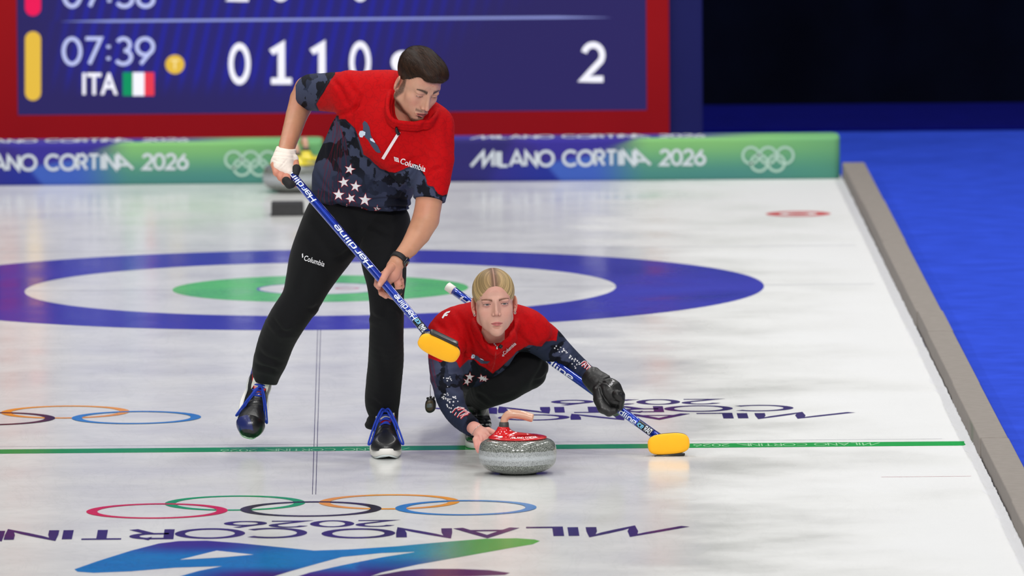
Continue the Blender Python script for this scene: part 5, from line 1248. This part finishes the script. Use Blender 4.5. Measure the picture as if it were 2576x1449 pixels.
# long-sleeved top
f = Field(P(1055, 1150, -7.10), P(1545, 735, -5.60)+np.array((0, 0, .16)), .0029)
f.chain(pxs([(1120, 842, -6.56, 46), (1150, 826, -6.56, 56), (1235, 822, -6.56, 66), (1310, 822, -6.56, 52), (1346, 832, -6.56, 40)]), .03)
f.chain(pxs([(1236, 852, -6.53, 72), (1212, 884, -6.42, 74), (1186, 904, -6.25, 74), (1178, 905, -6.05, 78), (1182, 905, -5.92, 76)]), .04)
f.plane(P(1182, 905, -5.80), (.1, 1, -.1), .01)
f.chain(px([(1160, 870, -6.50, 56), (1172, 915, -6.40, 58)]), .04); f.chain(px([(1120, 900, -6.35, 40), (1118, 950, -6.30, 36)]), .03); f.chain(px([(1290, 840, -6.50, 44), (1345, 862, -6.47, 26)]), .02)
f.chain(pxs([(1128, 846, -6.57, 44), (1122, 890, -6.66, 44), (1122, 930, -6.72, 41), (1126, 970, -6.78, 37), (1134, 1008, -6.84, 33), (1150, 1040, -6.91, 29), (1172, 1063, -6.98, 25.5), (1196, 1082, -7.03, 22)]), .012)
f.chain(pxs([(1340, 836, -6.53, 44), (1370, 857, -6.48, 43), (1402, 885, -6.46, 36.5), (1436, 915, -6.465, 32), (1468, 941, -6.485, 28.5), (1500, 966, -6.53, 25), (1515, 978, -6.56, 22)]), .012)
col_ = pxs([(1186, 792, -6.60, 5), (1196, 820, -6.68, 5), (1214, 850, -6.73, 5.5), (1240, 876, -6.745, 6), (1262, 866, -6.74, 5.5), (1288, 846, -6.71, 5), (1298, 815, -6.66, 5), (1300, 790, -6.58, 5)], 5)
for j_ in range(3): f.chain([(a+np.array((0, .010*j_, -.006*j_)), r*(1+.3*j_)) for a, r in col_], .008)
f.chain(px([(1212, 800, -6.70, 9), (1238, 866, -6.80, 5)]), .004, op='s'); f.chain(px([(1243, 815, -6.70, 42), (1240, 845, -6.73, 26), (1242, 860, -6.76, 13)]), .005, op='s')
f.plane(P(1188, 1081, -7.0), unit(P(1196, 1084, -7.01)-P(1165, 1060, -6.94)), .002)
V, Q, N = f.mesh()
FO = [(1100, 815, 1180, 900, 7, .005), (1150, 790, 1195, 880, 7, .005), (1170, 840, 1200, 930, 6, .005), (1095, 850, 1150, 905, 6, .004), (1180, 880, 1230, 930, 7, .005), (1290, 820, 1330, 870, 7, .005), (1320, 800, 1350, 850, 7, .005), (1350, 880, 1392, 850, 6, .004), (1270, 880, 1235, 930, 6, .004),
      (1095, 940, 1165, 930, 5, .004), (1100, 985, 1160, 1000, 5, .005), (1105, 1000, 1165, 1015, 4, .004), (1120, 1030, 1165, 1015, 4, .003), (1395, 915, 1430, 880, 4, .005), (1420, 935, 1452, 900, 4, .005), (1450, 955, 1480, 920, 4, .004), (1475, 975, 1500, 945, 4, .003), (1090, 830, 1110, 900, 6, .004), (1205, 840, 1225, 880, 4, .003), (1290, 805, 1290, 860, 3, .003)]
V = wrinkle(V, N, FO, 23, .0014, 15); x, y = proj(V)
# where the cloth sits along either sleeve decides its print
sl1 = [(1128, 846), (1122, 930), (1134, 1008), (1172, 1066), (1196, 1084)]; sl2 = [(1340, 836), (1402, 886), (1468, 944), (1515, 980)]
d1 = segdist(x, y, sl1, False); d2 = segdist(x, y, sl2, False)
REDW = [(1050, 700), (1050, 895), (1092, 905), (1108, 912), (1120, 905), (1148, 910), (1156, 926), (1165, 918), (1178, 905), (1192, 904), (1205, 918), (1222, 925), (1233, 935), (1240, 940), (1260, 925), (1300, 885), (1330, 868), (1362, 872), (1374, 858), (1400, 858), (1405, 830), (1420, 700)]
wv = (fbm(np.c_[x/13, y/13, x*0+4], 3)-.5)*9; ed = segdist(x, y, REDW); ins = inpoly(x, y, REDW); k = smooth01(np.where(ins, ed, -ed)+wv*.4, -1.1, 1.1)
red = np.tile(np.array(REDC, float), (len(V), 1))*(1+.08*(fbm(V*20, 3)[:, None]-.5)); sl = star_lines(x, y, 30., .5, 3)[:, None]*.26; red = red*(1-sl)+np.array((120, 8, 16.))*sl
cm = camo(x, y, 24, 34, 4.); lw = np.maximum(smooth01(y, 985, 1010)*(x < 1210), smooth01(x, 1425, 1445))[:, None]; cm = cm*(1-lw*.92)+np.array((36, 43, 64.))*lw*.92
wr = (smooth01(x, 1168, 1176)*(y > 1040)*smooth01(camo(x, y, 10, 12, 8.)[:, 2], 40, 30))[:, None]*.8; cm = cm*(1-wr)+np.array(DARK, float)*wr
sd = smooth01(1093+(y-900)*.05-x, -3, 3)[:, None]*(y < 990)[:, None]; cm = cm*(1-sd*.7)+np.array((70, 62, 88.))*sd*.7
for (x0, y0, x1, y1) in ((1080, 905, 1088, 960), (1086, 900, 1096, 950), (1082, 930, 1098, 975)):
    q_ = np.exp(-(segdist(x, y, [(x0, y0), (x1, y1)], False)/.8)**2)[:, None]*.5; cm = cm*(1-q_)+np.array((150, 16, 34.))*q_
c = cm*(1-k[:, None])+red*k[:, None]; q_ = (np.exp(-(segdist(x, y, [(1248, 885), (1244, 915), (1236, 936)], False)/.8)**2)*(N[:, 1] < 0))[:, None]*.5; c = c*(1-q_)+np.array((150, 120, 110.))*q_
wt_ = mesh_obj('long_sleeved_top', V, Q, M_cloth, wom, col=lin(c))
bvW = BVHTree.FromPolygons([tuple(v) for v in V], [tuple(int(i) for i in q) for q in Q])
st = [(1175, 962, 12, .1), (1207, 965, 10, -.2), (1216, 968, 9, .3), (1168, 975, 10, .4)]
print_on(wt_, 'printed_star', [star2d(a, b, r+3, q_) for a, b, r, q_ in st], M_sred, bvW, .0012); print_on(wt_, 'printed_star', [star2d(a, b, r, q_) for a, b, r, q_ in st], M_white, bvW, .0024)
r_ = np.random.RandomState(11); sm = []
for (cx, cy, ux, uy, n_, hw, ln_) in ((1118, 990, .15, 1, 16, 13, 30), (1128, 1025, .55, 1, 26, 17, 24), (1420, 890, .8, .7, 14, 9, 20), (1452, 922, .85, .62, 22, 11, 18)):
    L_ = math.hypot(ux, uy); ux /= L_; uy /= L_
    for i in range(n_):
        a = r_.uniform(-1, 1)*ln_; b_ = r_.uniform(-1, 1)*hw; sm.append(star2d(cx+ux*a-uy*b_, cy+uy*a+ux*b_, r_.uniform(1.8, 3.4), r_.uniform(-.5, .5)))
print_on(wt_, 'sleeve_star', sm, M_white, bvW, .0014, 8)
def line_on(parent, name, lines, wd, m, bvh, lift=.0014):
    V_, F_ = [], []; k = 0
    for ln in lines:
        v, f_ = ribbon(ln, wd, 4); w3 = wrap(v, bvh, lift); V_.append(w3); F_ += [tuple(i+k for i in g) for g in f_]; k += len(w3)
    return mesh_obj(name, np.concatenate(V_), F_, m, parent)
q1 = [[(1129, 1053), (1138, 1042), (1150, 1039), (1162, 1041)], [(1144, 1046), (1156, 1042), (1168, 1047)], [(1148, 1056), (1160, 1048), (1174, 1051)], [(1136, 1060), (1141, 1052)], [(1150, 1062), (1166, 1054), (1182, 1052)], [(1143, 1065), (1149, 1056)], [(1152, 1068), (1160, 1060), (1172, 1056)]]
q2 = [[(1472, 925), (1480, 919), (1490, 921)], [(1476, 930), (1488, 922), (1495, 932)], [(1480, 937), (1490, 925), (1497, 938)], [(1486, 941), (1496, 930)], [(1473, 932), (1481, 926), (1484, 936)], [(1490, 942), (1499, 933)]]
line_on(wt_, 'sleeve_stripe', [[(a+1, b+2) for a, b in l] for l in q1+q2], 2.4, M_sred, bvW, .0012); line_on(wt_, 'sleeve_stripe', q1+q2, 1.3, M_white, bvW, .0018)
print_on(wt_, 'printed_eagle', [[(1180, 898), (1188, 903), (1196, 905), (1205, 914), (1214, 919), (1230, 920), (1222, 926), (1206, 926), (1196, 918), (1188, 914)]], bpy.data.materials['print_slate'], bvW, .002)
print_on(wt_, 'printed_eagle_head', [[(1181, 903), (1187, 901), (1190, 905), (1188, 911), (1181, 913), (1179, 909)], [(1202, 911), (1210, 914), (1214, 918), (1205, 915)]], bpy.data.materials['print_white_blue'], bvW, .0028)
text_on(wt_, 'chest_lettering', 'Columbia', (1268, 903), (1300, 874), 9, bvW, M_white, .01)
print_on(wt_, 'chest_lettering', [[(1262+i*3, 902+j*3), (1264.2+i*3, 901+j*3), (1264.2+i*3, 903+j*3), (1262+i*3, 904+j*3)] for i in range(2) for j in range(2)], M_white, bvW, .002)
print_on(wt_, 'back_lettering', [[(1101, 803), (1107, 793), (1113, 788), (1124, 785), (1121, 790), (1115, 792), (1112, 795), (1118, 794), (1115, 799), (1109, 799), (1104, 806)]], M_white, bvW, .002)
absorb(wt_)
line_on(wt_, 'zip_pull', [[(1239, 867), (1241, 873), (1246, 878)]], 3.2, M_white, bvW, .010)
V_, F_ = tube(wrap([(1246, 877), (1248, 881), (1248, 887)], bvW, .008), [.0035, .004, .003], 8); mesh_obj('zip_slider', V_, F_, M_steel, wt_)
V_, F_ = tube(wrap([(1254, 877), (1258, 880), (1257, 884)], bvW, .009), [.007, .009, .006], 10); mesh_obj('microphone', V_, F_, M_zip, wt_)
mesh_obj('bracelet', *tube([P(1201+a, 1080+b, -7.026+c_) for a, b, c_ in [(-14, 15, -.012), (-10, 6, -.026), (-4, -3, -.030), (4, -9, -.024), (12, -13, -.010), (16, -12, .010)]], .0009, 6), M_steel, wom)

# trousers: folded leg in front, other leg trailing straight behind
f = Field(P(1095, 1150, -6.75), P(1400, 830, -4.75)+np.array((0, 0, .26)), .0042)
f.ell(P(1185, 905, -5.84), np.array((84, 95, 72))*S0, k=.03)
f.chain(pxs([(1318, 922, -6.38, 57), (1270, 925, -6.26, 64), (1215, 918, -6.02, 68), (1190, 912, -5.90, 70)]), .02)
f.chain(pxs([(1316, 926, -6.38, 56), (1275, 948, -6.40, 58), (1235, 976, -6.36, 46), (1208, 998, -6.27, 34), (1198, 1010, -6.24, 28)]), .02)
f.chain(pxs([(1185, 930, -5.85, 62), (1190, 980, -5.55, 44), (1194, 1002, -5.30, 35), (1196, 1008, -5.05, 28), (1198, 1012, -4.9, 26)]), .02)
V, Q, N = f.mesh(); V = wrinkle(V, N, [(1370, 900, 1340, 975, 7, .005), (1375, 940, 1350, 960, 4, .005), (1240, 1000, 1300, 985, 7, .003), (1200, 990, 1235, 1010, 5, .004)], 41, .0016, 10)
V[:, 2] = np.maximum(V[:, 2], .004); wtr = mesh_obj('trousers', V, Q, M_trou, wom)
# boots
M_boot = mat('boot_leather', (17, 17, 19), .28, coat=.35, bump=.9, bscale=70)
f = Field(P(1150, 1125, -6.60), P(1250, 1000, -5.95), .0024)
f.chain(pxs([(1196, 1018, -6.24, 33), (1200, 1045, -6.22, 29), (1202, 1068, -6.22, 29)]), .01); f.chain(px([(1203, 1072, -6.22, 31), (1203, 1082, -6.30, 30), (1201, 1092, -6.40, 27)]), .015)
f.ell(P(1201, 1093, -6.38), np.array((32, 75, 20))*S0, k=.015)
gz = G(1200, 1100)[2]; f.plane((0, 0, .020), (0, 0, -1), .002)
V, Q, N = f.mesh(); V = wrinkle(V, N, [(1170, 1050, 1235, 1062, 3, .003), (1175, 1066, 1232, 1070, 3, .003)], 9, .002, 40); bt_ = mesh_obj('boot', V, Q, M_boot, wom)
c1 = P(1201, 1093, -6.38); V, Fc = pillow(.044, .105, [(.003, .0), (0, .003), (0, .019), (.003, .022)], 2.6, 60); mesh_obj('boot_sole', V+np.array((c1[0], -6.345, .001)), Fc, Mm_, bt_)
bvB = BVHTree.FromPolygons([tuple(v) for v in V], [tuple(int(i) for i in q) for q in Q]) if False else None
bb = BVHTree.FromPolygons([tuple(v.co) for v in bt_.data.vertices], [tuple(p.vertices) for p in bt_.data.polygons]); text_on(bt_, 'boot_lettering', 'Balance+', (1187, 1047), (1219, 1048), 8, bb, mat('boot_print', (206, 204, 200), .5), .01, .002); absorb(bt_)
f = Field((0, 0, 0), (1, 1, 1), .5)
c2 = P(1198, 1012, -4.86); f = Field(c2-np.array((.08, .20, .16)), c2+np.array((.08, .30, .16)), .004); f.chain([(c2, .036), (c2+np.array((0, .05, -.01)), .045), (c2+np.array((0, .14, -.03)), .036)], .02); f.chain([(c2+np.array((0, .0, -.0)), .034), (np.array((c2[0], c2[1]+.06, .045)), .038)], .02)
V, Q, N = f.mesh(); V[:, 2] = np.maximum(V[:, 2], .004); mesh_obj('boot', V, Q, M_boot, wom)

# broom held out to the side, running under the arm and behind the back
T1, B1 = P(1128, 722, -6.26), P(1650, 1096, -6.70)
root2 = broom('blue broom held out by the crouching player, yellow pad resting on edge on the ice', T1, B1, P(1682, 1117, -6.745), (1, 0, .075), unit((.05, -.93, .12)), .075, .038,
      [('Hardline', .07, .30, .020, -.006, False), ('Hardline', .385, .61, .020, -.007, False), ('Hardline', .775, .912, .018, -.004, False)], (.918, .985, -.001), True, strip=-1)
# mitten closed round the shaft
M_mit = mat('black_glove_leather', (20, 20, 21), .45, coat=.05, bump=.3, bscale=110)
f = Field(P(1460, 1075, -6.80), P(1590, 905, -6.35), .0019)
f.chain(px([(1490, 950, -6.580, 27), (1503, 962, -6.590, 29), (1512, 972, -6.595, 27)]), .008)
f.chain(px([(1514, 968, -6.600, 28), (1532, 985, -6.620, 33), (1540, 1000, -6.625, 31)]), .012, (.1, -1, 0), .85)
f.chain(px([(1535, 985, -6.630, 28), (1548, 1000, -6.640, 22), (1554, 1020, -6.630, 15), (1548, 1034, -6.580, 13)]), .012)
f.chain(px([(1505, 985, -6.635, 15), (1508, 1005, -6.645, 15), (1518, 1026, -6.655, 15), (1532, 1036, -6.665, 11.5), (1545, 1034, -6.665, 9)]), .006)
f.chain(px([(1552, 992, -6.670, 11), (1562, 1008, -6.660, 9), (1560, 1024, -6.650, 8)]), .004)
f.plane(P(1478, 948, -6.56), unit(P(1470, 945, -6.56)-P(1490, 960, -6.58)), .003)
V, Q, N = f.mesh(); V = wrinkle(V, N, [(1512, 958, 1538, 950, 2.4, .0035), (1508, 965, 1536, 958, 2.4, .003), (1500, 975, 1520, 962, 2.4, .0025), (1556, 985, 1568, 1000, 3, .002), (1540, 1010, 1566, 1012, 3, .0022), (1510, 975, 1522, 1005, 3, .0025), (1515, 962, 1535, 966, 2, .003)], 19, .0012, 40)
gl = mesh_obj('glove', V, Q, M_mit, wom); bb = BVHTree.FromPolygons([tuple(v) for v in V], [tuple(int(i) for i in q) for q in Q]); text_on(gl, 'glove_lettering', 'Hard', (1549, 989), (1561, 972), 8, bb, M_white, .0, .002); absorb(gl)

# stopwatch on its cord
so_ = P(1083, 1020, -6.46); sw = empty('stopwatch', 'black stopwatch dangling on a cord beside the crouching player', 'stopwatch', tuple(so_))
ax_ = unit((.96, -.25, .10)); nn = unit(np.array((-.30, -.93, .05))); ax_ = unit(ax_-nn*(ax_@nn)); up_ = np.cross(ax_, nn); up_ = up_ if up_[2] > 0 else -up_
fr_ = frame(so_, ax_, unit(up_+.12*ax_), nn); k_ = S0*.985
V, Fc = pillow(14*k_, 19*k_, [(.004, -.010), (.001, -.008), (0, .004), (.002, .008), (.004, .010)], 2.3, 48); reparent(sw, mesh_obj('case', fr_(V), Fc, mat('stopwatch_black', (28, 27, 26), .4)))
V, Fc = pillow(10*k_, 13.5*k_, [(.0, .0095), (.0, .0112)], 2.4, 40); reparent(sw, mesh_obj('face_plate', fr_(V), Fc, mat('stopwatch_plate', (92, 80, 58), .4)))
V, Fc = pillow(7.5*k_, 5.2*k_, [(.0, .0110), (.0, .0122)], 6, 32); reparent(sw, mesh_obj('display', fr_(V), Fc, mat('lcd', (118, 128, 128), .25)))
for bx_, by_ in ((-8, 19), (8, 18), (0, 21)): V, Fc = pillow(2.6*k_, 3*k_, [(.0, -.004), (.0, .004)], 4, 16); V = V+np.array((bx_*k_, by_*k_, 0)); reparent(sw, mesh_obj('button', fr_(V), Fc, bpy.data.materials['stopwatch_black']))
V, Fc = join_parts([tube([P(1083, 999, -6.46), P(1082.5, 985, -6.44), P(1083, 968, -6.42)], .0011, 6), tube([P(1088, 1001, -6.46), P(1095, 995, -6.46), P(1103, 990, -6.50)], .0011, 6)]); reparent(sw, mesh_obj('cord', V, Fc, bpy.data.materials['stopwatch_black']))
